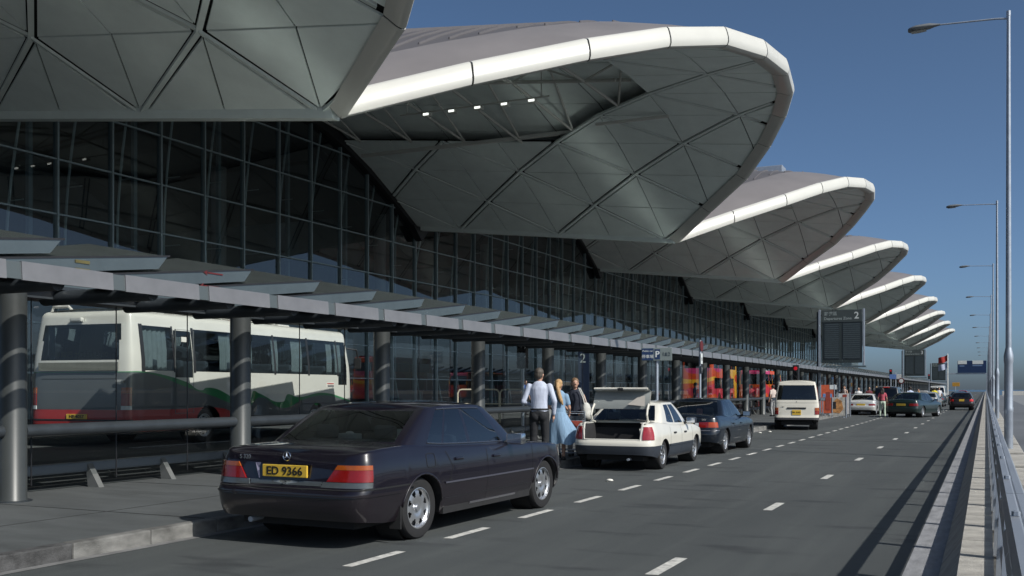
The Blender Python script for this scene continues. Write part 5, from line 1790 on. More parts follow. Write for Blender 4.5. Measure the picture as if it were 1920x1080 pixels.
# ------------------------------------------------------------------ double-decker with bright advert paint, further along
def swirl(name):
    m = bpy.data.materials.new(name); m.use_nodes = True
    nt = m.node_tree; N = nt.nodes; Lk = nt.links
    b = N['Principled BSDF']; b.inputs['Roughness'].default_value = .35
    tc = N.new('ShaderNodeTexCoord'); mp = N.new('ShaderNodeMapping'); mp.inputs['Scale'].default_value = (.3, .22, .55)
    Lk.new(tc.outputs['Object'], mp.inputs[0])
    n = N.new('ShaderNodeTexNoise'); n.inputs['Scale'].default_value = 1.0; n.inputs['Detail'].default_value = 0
    Lk.new(mp.outputs[0], n.inputs['Vector'])
    sp = N.new('ShaderNodeSeparateXYZ'); Lk.new(tc.outputs['Object'], sp.inputs[0])
    a = N.new('ShaderNodeMath'); a.operation = 'MULTIPLY_ADD'; a.inputs[1].default_value = -.16; a.inputs[2].default_value = .42; Lk.new(sp.outputs['Z'], a.inputs[0])
    ad = N.new('ShaderNodeMath'); ad.operation = 'ADD'; Lk.new(n.outputs[0], ad.inputs[0]); Lk.new(a.outputs[0], ad.inputs[1])
    r = N.new('ShaderNodeValToRGB'); r.color_ramp.interpolation = 'CONSTANT'
    e = r.color_ramp.elements
    e[0].position = 0; e[0].color = (.6, .58, .55, 1)
    e[1].position = .18; e[1].color = (.42, .03, .12, 1)
    for p, c in ((.30, (.50, .06, .012, 1)), (.52, (.62, .32, .02, 1)), (.66, (.52, .08, .012, 1)), (.76, (.45, .03, .05, 1))):
        x = e.new(p); x.color = c
    Lk.new(ad.outputs[0], r.inputs[0]); Lk.new(r.outputs[0], b.inputs['Base Color'])
    return m
M_SW = swirl('advert_paint')
dd = thing('double_decker_bus', 'double-decker bus in orange, yellow and magenta advert paint seen between the columns', 'bus', (-20.5, 78.0, .30), radians(2))
cd = coach(dd, 10.5, 2.5, 4.3, M_SW, [(.7, 2.4), (2.5, 4.2), (4.3, 6.0), (6.1, 7.8), (7.9, 9.6), (.7, 3.2, 1.35, 2.2), (3.3, 6.0, 1.35, 2.2), (6.1, 8.6, 1.35, 2.2)], (0, 1.0, 2.95, 3.75), 2.95, 3.75, (2.6, 7.9, .48, 1.02), extra_rows=(1.35, 2.2, 2.6), glassm=G_CARD)
cd.wheels(dd, 'steel', mat('bus_rim', (.5, .5, .5), .4), .26)
for sg in (1, -1): cd.rpatch([(.95, 1.0, ('r', 1.2)), (1.1, 1.0, ('r', 1.2)), (1.3, 1.0, ('r', 1.2))], .012, sgs=(sg,)).build('tail_lamp', M_RED_L, dd)
dd2 = thing('double_decker_bus', 'second advert-painted bus further along, seen beside the traffic light', 'bus', (-20.2, 97.0, .30), radians(1))
cd2 = coach(dd2, 10.0, 2.5, 3.1, M_SW, [(.7, 2.4), (2.5, 4.2), (4.3, 6.0), (6.1, 7.8), (7.9, 9.3)], (0, 1.0, 1.8, 2.7), 1.75, 2.75, (2.6, 7.6, .46, 1.02), glassm=G_CARD)
cd2.wheels(dd2, 'steel', None, .26)
# ------------------------------------------------------------------ people
M_SKIN = mat('skin', (.42, .24, .17), .55, var=.08, vscale=8)
def voxel(mb, size, name, m, parent, smooth=2):
    """one continuous skin over the collected limbs"""
    me = mb.mesh(name, m, fix=True)
    o = bpy.data.objects.new('tmp', me); WORK.collection.objects.link(o)
    r = o.modifiers.new('r', 'REMESH'); r.mode = 'VOXEL'; r.voxel_size = size; r.use_smooth_shade = True
    s = o.modifiers.new('s', 'SMOOTH'); s.iterations = smooth; s.factor = .5
    out = baked(o)
    bpy.data.objects.remove(o)
    out.name = name
    if not out.materials: out.materials.append(m)
    out.shade_smooth()
    return link(name, out, parent)
def dense(*t):
    out = []
    for a, b in zip(t, t[1:]):
        for i in range(5): out.append(tuple(lerp(p, q, i / 5) for p, q in zip(a, b)))
    return out + [t[-1]]
def limb(mb, pts, rs, n=10):
    mb.tube(pts, list(rs), n)
    for p, r in zip(pts, rs): mb.ball(p, r, n, 6)
def person(label, loc, rz, h=1.75, shirt=(.5, .5, .5), trousers=(.05, .05, .06), hair=(.03, .022, .018), sleeve='long', legs=None, arms=None, hair_kind='short',
           skirt=None, vox=.016, female=False, bare_legs=False, lean=0.0, group=None, skin=None, shoes=(.02, .02, .02), head_turn=0.0):
    t = thing('person', label, 'person', loc, rz, group)
    k = h / 1.75
    V = lambda x, y, z: (x * k, (y + lean * max(0, z - .9)) * k, z * k)
    sh = .185 if not female else .165
    hipw = .095
    legs = legs or (((-hipw, 0, .92), (-.11, .03, .49), (-.11, -.03, .08)), ((hipw, 0, .92), (.11, .03, .49), (.11, -.03, .08)))
    arms = arms or (((-sh, 0, 1.42), (-.25, -.03, 1.14), (-.25, .06, .88)), ((sh, 0, 1.42), (.25, -.03, 1.14), (.25, .06, .88)))
    ms = skin or M_SKIN
    body = MB()
    top = MB(); low = MB(); shoe = MB()
    # torso
    def torso(mb, g):
        for (z, rx, ry, y) in dense((.96, .155, .105, 0), (1.06, .145, .10, 0), (1.16, .145 if not female else .125, .098, .0), (1.28, .16 if not female else .145, .11, .005), (1.38, .165 if not female else .145, .10, 0), (1.44, .12, .075, -.005)):
            mb.ball(V(0, y, z), ((rx + g) * k, (ry + g) * k, (.085 + g) * k), 14, 8)
    torso(body, -.008); 
    limb(body, [V(0, -.01, 1.42), V(0, .005, 1.53)], [.058 * k, .052 * k])
    ct, st_ = cos(head_turn), sin(head_turn)
    HV = lambda x, y, z: V(x * ct - y * st_, x * st_ + y * ct, z)
    body.ball(HV(0, .01, 1.655), (.076 * k, .095 * k, .105 * k), 14, 10)
    body.ball(HV(0, .035, 1.585), (.055 * k, .062 * k, .05 * k), 10, 6)                     # jaw
    body.ball(HV(0, .108, 1.635), (.013 * k, .018 * k, .022 * k), 8, 6)                     # nose
    for s in (-1, 1): body.ball(HV(s * .078, 0, 1.64), (.012 * k, .022 * k, .032 * k), 8, 6)  # ears
    for s, L in zip((-1, 1), legs):
        P = [V(*p) for p in L]
        limb(body, P, [.078 * k, .052 * k, .036 * k])
        if not bare_legs: limb(low, P, [.097 * k, .075 * k, .058 * k])
        a = L[2]
        limb(body, [V(a[0], a[1] - .03, .045), V(a[0], a[1] + .15, .03)], [.036 * k, .028 * k], 8)
        shoe.ball(V(a[0], a[1] - .02, .05), (.045 * k, .06 * k, .05 * k), 10, 6); shoe.ball(V(a[0], a[1] + .09, .035), (.048 * k, .11 * k, .04 * k), 10, 6)
    low.ball(V(0, -.005, .95), (.165 * k, .122 * k, .10 * k), 14, 8); low.ball(V(-.07, -.02, .88), (.105 * k, .115 * k, .11 * k), 12, 8); low.ball(V(.07, -.02, .88), (.105 * k, .115 * k, .11 * k), 12, 8)
    torso(top, .016)
    for s, A in zip((-1, 1), arms):
        P = [V(*p) for p in A]
        limb(body, P, [.048 * k, .037 * k, .028 * k])
        d_ = (Vector(P[2]) - Vector(P[1])).normalized()
        pc = Vector(P[2]) + d_ * .05 * k
        body.ball(tuple(pc), (.032 * k, .032 * k, .045 * k), 8, 6)
        side = d_.cross(Vector((1, 0, .2))).normalized()
        for f_ in range(4):                                                                    # fingers, then thumb
            b0 = pc + d_ * .03 * k + side * (f_ - 1.5) * .017 * k
            b1 = b0 + d_ * (.045 + .008 * (1.5 - abs(f_ - 1.5))) * k
            b2 = b1 + (d_ * .5 + Vector((-s * .5, .2, 0))) * .03 * k
            limb(body, [tuple(b0), tuple(b1), tuple(b2)], [.0095 * k, .009 * k, .008 * k], 6)
        th = pc + side * .028 * k
        limb(body, [tuple(th), tuple(th + (d_ * .6 + side * .8) * .04 * k)], [.011 * k, .009 * k], 6)
        if sleeve == 'long': limb(top, [P[0], P[1], tuple(Vector(P[1]).lerp(Vector(P[2]), .88))], [.062 * k, .052 * k, .042 * k])
        elif sleeve == 'short': limb(top, [P[0], tuple(Vector(P[0]).lerp(Vector(P[1]), .62))], [.062 * k, .058 * k])
        else: top.ball(P[0], .055 * k, 10, 6)
    bo = voxel(body, vox * .8, 'body', ms, t, 2)
    if sleeve == 'long': top.ball(V(0, -.01, 1.485), (.068 * k, .064 * k, .028 * k), 12, 6)
    voxel(top, vox, 'shirt', shirt if isinstance(shirt, bpy.types.Material) else mat('cloth_%s' % (round(sum(shirt) * 1e4 + shirt[0] * 1e3)), shirt, .85, var=.14, vscale=14, bump=.4, bscale=7, stretch=(3.0, 3.0, .5)), t, 3)
    if skirt:
        rows = []
        n = 40
        for j in range(9):
            v = j / 8
            z = lerp(1.06, skirt['hem'], v)
            rx, ry = lerp(.15, skirt['rx'], v ** .8), lerp(.115, skirt['ry'], v ** .8)
            row = []
            for i in range(n):
                a = 2 * pi * i / n
                w = 1 + .15 * v * sin(a * 8 + 1.8 * sin(a * 2) + .8 * v) + .06 * v * sin(a * 15 + 2 * v)
                row.append(V(rx * cos(a) * w + skirt.get('dx', 0) * v ** 1.5 * (1 + .5 * cos(a)), ry * sin(a) * w, z + skirt.get('lift', 0) * v * max(0, cos(a)) + .025 * v * sin(a * 6)))
            rows.append(row)
        MB().grid(rows, close=True).build('skirt', skirt['mat'], t, True)
    if not bare_legs:
        voxel(low, vox, 'trousers', trousers if isinstance(trousers, bpy.types.Material) else mat('trouser_%s' % round(sum(trousers) * 1e4 + trousers[1] * 1e3), trousers, .85, var=.2, vscale=10, bump=.4, bscale=20), t, 3)
        MB().lathe([(.15, .985), (.158, .99), (.158, 1.02), (.15, 1.025)], n=20).build('belt', M_BLACKP, t).scale = (k * 1.08, k * .78, k)
    voxel(shoe, vox * .8, 'shoes', mat('shoe_%s' % round(sum(shoes) * 1e4), shoes, .5), t, 2)
    mh = mat('hair_%s' % round(sum(hair) * 1e4), hair, .6, var=.35, vscale=30, stretch=(1, 1, .25), bump=.6, bscale=60)
    hb = MB()
    hb.ball(HV(0, -.012, 1.69), (.088 * k, .10 * k, .088 * k), 14, 10); hb.ball(HV(0, -.04, 1.645), (.082 * k, .07 * k, .085 * k), 12, 8)
    if hair_kind == 'tail':
        limb(hb, [HV(0, -.10, 1.66), HV(.02, -.14, 1.58), HV(.05, -.15, 1.45), HV(.10, -.14, 1.30), HV(.13, -.12, 1.22)], [.04 * k, .045 * k, .05 * k, .045 * k, .02 * k])
    if hair_kind == 'long':
        for x in (-.06, 0, .06): limb(hb, [HV(x, -.05, 1.66), HV(x * 1.1, -.075, 1.5), HV(x, -.09, 1.40)], [.045 * k, .045 * k, .03 * k])
    ho = voxel(hb, .012, 'hair', mh, t, 1)
    eye = MB()
    for s in (-1, 1): eye.ball(HV(s * .03, .094, 1.662), (.012 * k, .008 * k, .007 * k), 8, 5)
    eye.build('eyes', M_BLACKP, t)
    return t
M_STRIPE = mat('pale_blue_shirt', (.45, .49, .60), .8, var=.2, vscale=9, bump=.5, bscale=7, stretch=(3, 3, .5))
M_BLUED = mat('blue_dress', (.19, .30, .43), .85, var=.16, vscale=12, bump=.35, bscale=16, stretch=(2.5, 2.5, .4))
man = person('man in pale blue shirt and black trousers standing with his back turned', (-7.98, 18.35, .15), radians(14), 1.87, M_STRIPE, (.012, .013, .016), (.075, .062, .05),
             'long', arms=(((-.19, 0, 1.43), (-.29, -.05, 1.15), (-.20, .17, 1.08)), ((.19, 0, 1.43), (.29, -.04, 1.15), (.26, .04, .90))), head_turn=radians(-14))
wom = person('blonde woman in long pale blue dress with ponytail, back turned', (-8.02, 19.45, .15), radians(12), 1.66, M_BLUED, None, (.42, .26, .12), 'short',
             arms=(((-.165, 0, 1.40), (-.22, .02, 1.15), (-.14, .18, 1.10)), ((.165, 0, 1.40), (.23, .03, 1.14), (.20, .16, 1.02))), hair_kind='tail', female=True, bare_legs=True,
             skirt=dict(hem=.36, rx=.30, ry=.26, dx=.18, lift=.05, mat=M_BLUED), head_turn=radians(-8))
wom2 = person('woman in navy sleeveless top facing the road with a white shoulder bag', (-8.15, 20.7, .15), radians(200), 1.70, (.012, .016, .03), (.35, .36, .38), (.16, .095, .05), 'none',
              arms=(((-.165, 0, 1.40), (-.26, -.02, 1.14), (-.16, .16, 1.02)), ((.165, 0, 1.40), (.25, .05, 1.16), (.16, .22, 1.06))), female=True, lean=.12, head_turn=radians(12))
bag = thing('shoulder_bag', 'white fabric bag hanging from the shoulder of the woman in navy', 'bag', (-7.83, 20.55, .15))
bgm = mat('bag_white', (.5, .5, .47), .8, var=.15, vscale=10)
bb = MB(); bb.ball((0, 0, 1.02), (.10, .13, .17), 12, 8); bb.ball((.02, 0, .92), (.11, .14, .13), 12, 8)
voxel(bb, .02, 'pouch', bgm, bag)
MB().tube([(0, .08, 1.12), (-.06, .03, 1.30), (-.14, .0, 1.49), (-.16, -.05, 1.50), (-.06, -.06, 1.30), (0, -.08, 1.12)], .012, 6).build('strap', bgm, bag)
# other travellers
def P2(label, loc, rz, h, top, low, **kw): return person(label, loc, rz, h, top, low, vox=.024, **kw)
P2('person in pink top and pale green trousers walking between the parked cars', (-5.35, 61.5, 0), radians(5), 1.66, (.40, .07, .10), (.42, .50, .40), sleeve='short', hair_kind='long', female=True, legs=(((-.095, 0, .92), (-.12, .10, .50), (-.13, -.02, .08)), ((.095, 0, .92), (.13, .0, .49), (.14, -.14, .09))))
P2('bare-armed person behind the silver white sedan roof', (-8.5, 70.4, .15), radians(150), 1.68, (.5, .38, .33), (.06, .06, .07), sleeve='none')
P2('person in white shirt directly behind the silver white sedan', (-7.75, 71.6, 0), radians(190), 1.72, (.62, .62, .62), (.05, .05, .06), sleeve='short')
P2('person in dark maroon top between the silver sedan and people carrier', (-7.55, 76.5, 0), radians(210), 1.76, (.10, .015, .02), (.03, .03, .035), sleeve='short')
P2('blonde person in mustard top beside the black people carrier', (-7.0, 76.0, 0), radians(165), 1.78, (.45, .26, .06), (.5, .5, .5), hair=(.45, .30, .14), sleeve='short')
P2('man in pale blue shirt right of the black people carrier', (-4.75, 75.5, 0), radians(30), 1.76, (.40, .46, .60), (.04, .04, .05), sleeve='long')
P2('person in yellow orange top behind the dark green sedan', (-4.6, 82.5, 0), radians(170), 1.62, (.55, .33, .05), (.05, .05, .06), sleeve='short')
P2('person in bright yellow shirt standing beyond the green sedan', (-4.1, 97.0, 0), radians(20), 1.72, (.60, .50, .04), (.05, .05, .06), sleeve='short')
P2('person in white and black beside the yellow shirt', (-3.75, 97.6, 0), radians(200), 1.74, (.55, .55, .58), (.02, .02, .02), sleeve='short')
P2('man in dark blue shirt behind the glass screen by the advert bus', (-13.6, 51.5, .19), radians(80), 1.75, (.05, .085, .15), (.03, .03, .04), sleeve='short')
P2('man in blue shirt walking behind the white barrier rail', (-21.0, 46.5, .3), radians(250), 1.76, (.035, .085, .30), (.02, .02, .025), sleeve='short')
P2('person in pale clothes by the columns left of the van', (-10.4, 55.5, .15), radians(60), 1.68, (.5, .42, .38), (.30, .30, .30), sleeve='short')
P2('person in red top waiting near the columns', (-12.9, 62.0, .18), radians(30), 1.66, (.38, .03, .05), (.05, .05, .06), sleeve='short')
P2('person in white shirt and red trousers by the column row', (-11.0, 63.0, .15), radians(10), 1.72, (.55, .50, .50), (.25, .03, .04), sleeve='short')
# ------------------------------------------------------------------ signs and street furniture
M_SIGNBLUE = mat('sign_blue', (.010, .028, .085), .4, var=.06)
M_SIGNGREY = mat('sign_grey', (.16, .19, .19), .4, var=.06)
M_LETTER = mat('sign_letter_white', (.55, .58, .58), .5)
M_LETTER_D = mat('sign_letter_dim', (.26, .30, .30), .5)
M_LETTER_B = mat('sign_letter_dark', (.03, .045, .06), .5)
M_BOARD = mat('board_dark_teal', (.030, .040, .042), .4, var=.1)
M_FLAP = mat('flap_display', (.020, .028, .036), .45, var=.3, vscale=4)
def zone_board(num, y, label):
    t = thing('departures_board', label, 'sign', (0, y, 0), 0, 'departures zone boards along the kerb')
    x0, x1 = -10.75, -7.98
    for x in (x0 - .16, x1 + .12): MB().cbox(x - .07, x + .07, -.10, .10, .15 if x < -10 else 3.3, 7.35, .015).build('post', M_GALV, t)
    MB().cbox(x0 - .36, x0 - .26, .0, .22, .15, 7.2, .01).build('rear_post', M_DARKSTEEL, t)
    MB().cbox(x0, x1, -.06, .16, 3.50, 7.30, .02).build('cabinet', M_BOARD, t)
    MB().cbox(x0, x1, -.09, -.055, 6.42, 7.30, .01).build('header', mat('header_grey', (.05, .062, .064), .4), t)
    for (a, b) in ((x0 + .16, x0 + 1.22), (x0 + 1.44, x1 - .10)):
        d_ = MB().box(a, b, -.075, -.061, 3.75, 6.36).build('flap_panel', M_FLAP, t)
        for k in range(17):
            z = 3.85 + k * .148
            MB().box(a + .04, b - .04, -.083, -.077, z, z + .085).build('flap_row', mat('flap_row', (.055, .075, .085), .5, var=.4, vscale=9, stretch=(1, 1, 4)), d_)
    text_mesh('離港區', .30, M_LETTER_D, 'lettering', t, facing((x0 + .18, -.095, 7.02)), 'LEFT', bold=.004)
    text_mesh('Departures Zone', .27, M_LETTER_D, 'lettering', t, facing((x0 + .16, -.095, 6.68)), 'LEFT', bold=.006)
    text_mesh(num, .68, M_LETTER, 'zone_number', t, facing((x1 - .36, -.095, 6.86)), bold=.008)
    MB().box(x0 + .2, x1 + .3, -.4, .6, 3.18, 3.28).build('foot_panel', mat('foot_panel_blue', (.08, .11, .13), .4), t)
    return t
zone_board('2', 76.0, 'large dark departures board headed Zone 2 standing over the canopy')
zone_board('3', 158.0, 'dark departures board headed Zone 3 further along the canopy')
zone_board('4', 242.0, 'small far departures board beside the flagpole')
# car park sign
ps_ = thing('car_park_sign', 'blue and grey parking sign with a white P on a pole behind the white sedan', 'sign', (-8.3, 27.3, .15))
MB().tube([(0, 0, 0), (0, 0, 2.62)], .045, 10).build('pole', M_GALV, ps_, 40)
sgn = MB().cbox(-.42, .42, -.09, -.045, 2.26, 2.62, .012).build('panel', M_SIGNGREY, ps_)
MB().box(-.41, -.09, -.096, -.091, 2.275, 2.605).build('blue_field', M_SIGNBLUE, ps_)
MB().box(-.06, .09, -.096, -.091, 2.30, 2.58).build('blue_square', M_SIGNBLUE, ps_)
text_mesh('P', .24, M_LETTER, 'letter_p', ps_, facing((.015, -.099, 2.435)), bold=.004)
text_mesh('Public car', .075, M_LETTER, 'lettering', ps_, facing((-.25, -.099, 2.53)))
text_mesh('停車場', .11, M_LETTER, 'lettering', ps_, facing((-.25, -.099, 2.37)))
text_mesh('1&2', .14, M_LETTER_B, 'lettering', ps_, facing((.26, -.099, 2.44)))
ps_.rotation_euler[2] = radians(14)
# no-stopping / bus sign on a post
st = thing('road_sign_post', 'post with round red and white road sign and small plates behind the navy sedan', 'sign', (-8.35, 32.2, .15), radians(88))
MB().tube([(0, 0, 0), (0, 0, 3.05)], .04, 10).build('pole', M_GALV, st, 40)
MB().lathe([(0, -.06), (.17, -.06), (.17, -.045), (0, -.045)], (0, 0, 2.86), 'y', 24).build('round_sign', M_RED, st)
MB().cbox(-.10, .10, -.06, -.045, 2.28, 2.62, .01).build('white_plate', M_LETTER, st)
MB().cbox(-.10, .10, -.06, -.045, 1.98, 2.24, .01).build('black_plate', M_BLACKP, st)
text_mesh('B', .16, M_LETTER_B, 'lettering', st, facing((0, -.064, 2.43)))
text_mesh('7', .15, M_LETTER, 'lettering', st, facing((0, -.064, 2.10)))
# traffic lights
def signal(label, loc, red=False, hgt=2.5):
    t = thing('traffic_light', label, 'traffic light', loc)
    MB().tube([(0, 0, 0), (0, 0, hgt)], .05, 10).build('pole', M_GALV, t, 40)
    hd = MB().cbox(-.15, .15, -.12, .10, hgt - .25, hgt + .62, .03).build('signal_head', M_BLACKP, t)
    for k, z in enumerate((hgt + .45, hgt + .18, hgt - .09)):
        MB().lathe([(0, -.125), (.09, -.125), (.09, -.11)], (0, 0, z), 'y', 14).build('lens', mat('red_lens', (.6, .02, .03), .3, emit=(1, .02, .04), estr=.35) if (red and k == 0) else mat('lens_dark', (.03, .03, .03), .2), hd)
        MB().lathe([(.105, -.24), (.10, -.12)], (0, 0, z), 'y', 14).build('hood', M_BLACKP, hd)
    if not red:
        for z in (hgt + .40, hgt + .12): MB().lathe([(0, 0), (.03, 0), (.03, .02)], (.12, -.13, z), 'y', 8).build('back_bolt', M_CHROME, hd)
    return t
signal('black-headed traffic light beside the white barrier rail', (-13.0, 28.6, .19), hgt=2.32)
signal('traffic light showing red above the white van', (-8.6, 52.0, .15), True, 2.05)
signal('far small traffic light showing red over the canopy edge', (-9.4, 118.0, .15), True, 3.0)
signal('farthest tiny red traffic light near the flagpole', (-8.9, 190.0, .15), True, 3.4)
# white pedestrian barrier
br = thing('barrier_rail', 'cream tubular pedestrian barrier with rounded corners on the bus road', 'barrier', (-18.7, 35.0, .30), radians(25))
M_CRM = mat('barrier_cream', (.50, .47, .36), .45, var=.08)
for (x0, x1) in ((0, 1.62), (1.66, 3.3)):
    MB().tube([(x0, 0, 0), (x0, 0, 1.16), (x0 + .06, 0, 1.27), (x0 + .16, 0, 1.3), (x1 - .16, 0, 1.3), (x1 - .06, 0, 1.27), (x1, 0, 1.16), (x1, 0, 0)], .032, 8).build('top_rail', M_CRM, br, 40)
    MB().tube([(x0, 0, .74), (x1, 0, .74)], .028, 8).build('lower_rail', M_CRM, br, 40)
# big numbered totem behind the screen
tt = thing('door_totem', 'tall dark blue totem with a large white 2 behind the glass screen', 'sign', (-22.0, 57.3, .3), radians(18))
MB().cbox(-.34, .34, -.08, .08, 0, 3.7, .02).build('panel', mat('totem_blue', (.006, .013, .035), .4), tt)
text_mesh('2', .78, M_LETTER_D, 'number', tt, facing((-.05, -.09, 3.15)), bold=.004)
# luggage trolleys with advert boards
def trolley(label, loc, rz, ad, group='luggage trolleys'):
    t = thing('luggage_trolley', label, 'trolley', loc, rz, group)
    MB().tube([(-.28, 0, .12), (.28, 0, .12), (.28, .75, .15), (-.28, .75, .15), (-.28, 0, .12)], .016, 6).tube([(-.27, 0, .12), (-.27, -.12, 1.0), (.27, -.12, 1.0), (.27, 0, .12)], .016, 6).build('frame', M_GALV, t)
    MB().tube([(-.25, .3, .16), (.25, .3, .16)], .012, 6).tube([(-.25, .5, .16), (.25, .5, .16)], .012, 6).build('deck_bars', M_GALV, t)
    MB().cbox(-.22, .22, -.10, -.07, .50, .80, .01).build('advert_board', ad, t)
    MB().cbox(-.26, .26, .02, .22, .78, .80, .01).tube([(-.26, .22, .80), (-.26, .22, .95), (.26, .22, .95), (.26, .22, .80)], .008, 5).build('basket', M_GALV, t)
    for x, y in ((-.26, .05), (.26, .05), (0, .72)): MB().lathe([(.03, -.02), (.07, -.02), (.07, .02), (.03, .02)], (x, y, .07), 'x', 12).build('wheel', M_BLACK, t)
    return t
M_ADR = mat('advert_red', (.28, .05, .03), .5, var=.3, vscale=5)
M_ADW = mat('advert_white', (.5, .5, .5), .5, var=.2, vscale=6)
trolley('luggage trolley with red and white advert board between the two women and the white sedan', (-7.98, 20.1, .15), radians(20), M_ADR)
trolley('luggage trolley parked against the rail behind the pale-blue-shirted man', (-13.6, 19.2, .20), radians(75), M_ADW)
# advert hoardings past the van
def panel(name, label, loc, rz, w, h, m, extra=None):
    t = thing(name, label, 'hoarding', loc, rz, 'advert hoardings by the kerb')
    MB().cbox(-w / 2, w / 2, -.04, .04, .12, h, .01).build('board', m, t)
    MB().cbox(-w / 2 - .05, -w / 2, -.06, .06, 0, h + .03, .01).cbox(w / 2, w / 2 + .05, -.06, .06, 0, h + .03, .01).build('frame', M_GALV, t)
    for x in (-w / 2 + .1, w / 2 - .1): MB().cbox(x - .04, x + .04, -.25, .25, 0, .05, .01).build('foot', M_GALV, t)
    if extra: extra(t)
    return t
def ex_red(t):
    MB().box(-.25, .25, -.052, -.042, .95, 1.2).build('blue_patch', mat('ad_blue', (.12, .22, .42), .5), t)
    MB().box(.12, .5, -.052, -.042, 1.45, 1.7).build('white_patch', M_LETTER, t)
def ex_pic(t):
    MB().prism([(-.35, .3), (.1, .25), (.3, .5), (.2, .95), (-.05, 1.1), (-.3, .8)], -.052, -.042, 'y').build('picture_figure', mat('ad_figure', (.42, .20, .07), .6, var=.7, vscale=8), t)
    MB().box(-.3, -.1, -.056, -.046, .5, .9).build('dark_patch', M_BLACKP, t)
def ex_wh(t):
    MB().box(-.1, .14, -.052, -.042, .3, 1.3).build('red_stripe', M_ADR, t)
M_ORG = mat('ad_orange', (.48, .09, .035), .5, var=.35, vscale=3)
panel('advert_hoarding', 'tall orange red hoarding standing just past the white van', (-8.2, 60.2, .15), radians(8), .7, 1.7, M_ORG, ex_red)
panel('advert_hoarding', 'low picture hoarding with orange figure beside the silver sedan', (-7.55, 59.6, 0), radians(5), .85, 1.15, mat('ad_pic', (.42, .40, .36), .5, var=.5, vscale=4), ex_pic)
panel('advert_hoarding', 'white hoarding with a red stripe next to the silver sedan', (-7.55, 62.5, 0), radians(6), .62, 1.35, M_ADW, ex_wh)
panel('advert_hoarding', 'small orange panel in front of the tall hoarding', (-7.98, 58.6, .15), radians(4), .45, 1.0, M_ORG, ex_wh)
# flagpole
fl = thing('flagpole', 'white flagpole with a red flag over a pale blue flag at the terminal end', 'flagpole', (-7.0, 225, .15))
MB().lathe([(.11, 0), (.07, 8.6), (.0, 8.7)], n=12).build('pole', mat('pole_white', (.6, .6, .58), .4), fl, 40)
def flag(z0, z1, m, nm):
    rows = []
    for j in range(5):
        v = j / 4
        rows.append([(-.08 - 1.7 * u, .12 * sin(u * 7 + v), lerp(z1, z0, v) - .75 * u - .1 * sin(u * 5)) for u in [i / 12 for i in range(13)]])
    f = MB().grid(rows); f.add([(p[0], p[1] + .012, p[2]) for r in rows for p in r], [])
    f.build(nm, m, fl, True)
flag(7.2, 8.45, mat('flag_red', (.36, .03, .025), .8, var=.2), 'flag')
flag(5.7, 6.9, mat('flag_pale', (.42, .46, .60), .8, var=.15), 'flag')
# overhead gantry
ga = thing('sign_gantry', 'blue overhead direction sign on a gantry across the far road', 'gantry', (0, 300, 0))
MB().cbox(-10.4, .6, -.15, .15, 5.55, 5.85, .02).build('beam', M_GALV, ga)
MB().cbox(-9.6, -9.3, -.15, .15, -1, 5.6, .02).build('post', M_GALV, ga)
MB().cbox(.2, .5, -.15, .15, -1, 5.6, .02).build('post', M_GALV, ga)
MB().cbox(-6.9, .2, -.3, -.18, 5.9, 9.2, .02).build('panel', M_SIGNBLUE, ga)
for (a, b) in ((-6.8, -4.6), (-3.2, -.6)): MB().box(a, b, -.34, -.31, 8.3, 9.25).build('top_plate', M_LETTER, ga)
for (a, b, z) in ((-6.4, -5.2, 7.6), (-3.2, -.8, 7.7)): MB().box(a, b, -.33, -.31, z, z + .4).build('legend', mat('legend_blue', (.10, .16, .28), .5), ga)
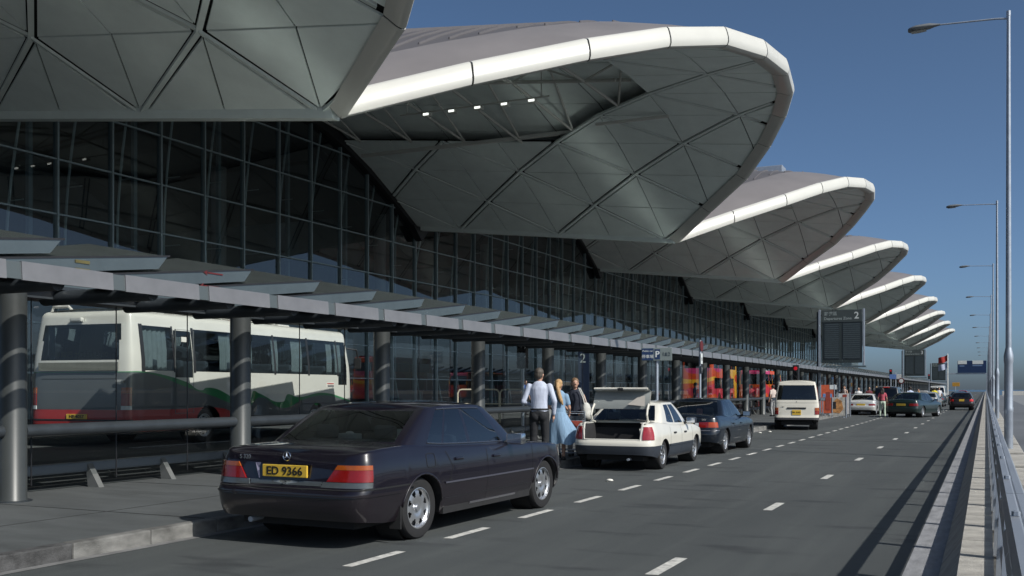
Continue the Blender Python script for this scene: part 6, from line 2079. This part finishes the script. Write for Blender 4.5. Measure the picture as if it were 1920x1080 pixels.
# amber works plate and far kerb sign
wp = thing('warning_plate', 'small amber plate above the far white van', 'sign', (-4.1, 170, 0))
MB().cbox(-.55, .5, -.05, .05, 2.0, 2.6, .02).build('panel', mat('amber_plate', (.42, .22, .03), .5), wp)
MB().tube([(-.1, 0, 0), (-.1, 0, 2.1)], .05, 8).build('pole', M_GALV, wp)
bs = thing('kerb_sign', 'pale blue and white kerb sign above the people carrier', 'sign', (-8.6, 114.0, .15))
MB().tube([(0, 0, 0), (0, 0, 3.2)], .05, 8).build('pole', M_GALV, bs)
MB().cbox(-.62, .06, -.05, .05, 2.5, 3.0, .02).build('blue_panel', mat('panel_light_blue', (.11, .2, .45), .5), bs)
MB().cbox(.07, .55, -.05, .05, 2.5, 3.0, .02).build('white_panel', M_ADW, bs)
rd = thing('round_sign', 'round white and red sign beside the people carrier', 'sign', (-7.9, 112.0, .15))
MB().tube([(0, 0, 0), (0, 0, 2.4)], .04, 8).build('pole', M_GALV, rd)
MB().lathe([(0, -.06), (.3, -.06), (.3, -.04)], (0, 0, 2.3), 'y', 20).build('disc', M_RED, rd)
MB().lathe([(0, -.065), (.2, -.065), (.2, -.06)], (0, 0, 2.3), 'y', 20).build('disc_face', M_LETTER, rd)
# low ground on the seaward side: access roads, sea wall
lr = MB().box(18, 60, 60, 1500, -6.99, -6.98).build('access_road', mat('access_asphalt', (.17, .18, .19), .9, var=.1)); tag(lr, kind='structure')
sw = thing('sea_wall', 'long pale sea wall on the low ground beyond the parapet', 'wall')
MB().cbox(20, 3000, 1500, 1504, -7, -1.4, .2).build('wall_face', mat('sea_wall_white', (.55, .53, .48), .8, var=.1, vscale=.1), sw)
sea = MB().grid([[(x, y, -6.9) for x in (-400, 0, 400, 9000)] for y in (1530, 3000, 9000)]).build('sea', mat('sea_water', (.03, .055, .08), .25, var=.1, vscale=.01)); tag(sea, kind='structure')
lfence = thing('access_fence', 'thin grey fence posts on the lower road beyond the parapet', 'fence', (6.5, 0, -2.2))
for i in range(8):
    MB().tube([(i * .9 - 3, 36 + i * 3.0, -3), (i * .9 - 3, 36 + i * 3.0, 1.35)], .04, 6).build('post', M_DARKSTEEL, lfence)
MB().tube([(-3, 36, 1.3), (3.3, 57, 1.3)], .04, 6).build('top_rail', M_DARKSTEEL, lfence)
# tiny bits of litter by the kerb
for i, (x, y) in enumerate(((-7.5, 37.5), (-7.35, 38.6), (-6.0, 16.9))):
    o = MB().ball((0, 0, .02), (.07, .05, .025), 8, 5).build('paper_scrap', M_WHITE, None, True, (x, y, 0))
    tag(o, ['crumpled white paper scrap on the road ahead of the navy sedan', 'smaller white paper scrap on the road before the white van', 'tiny white paper scrap behind the white sedan'][i], 'litter', 'litter on the road')
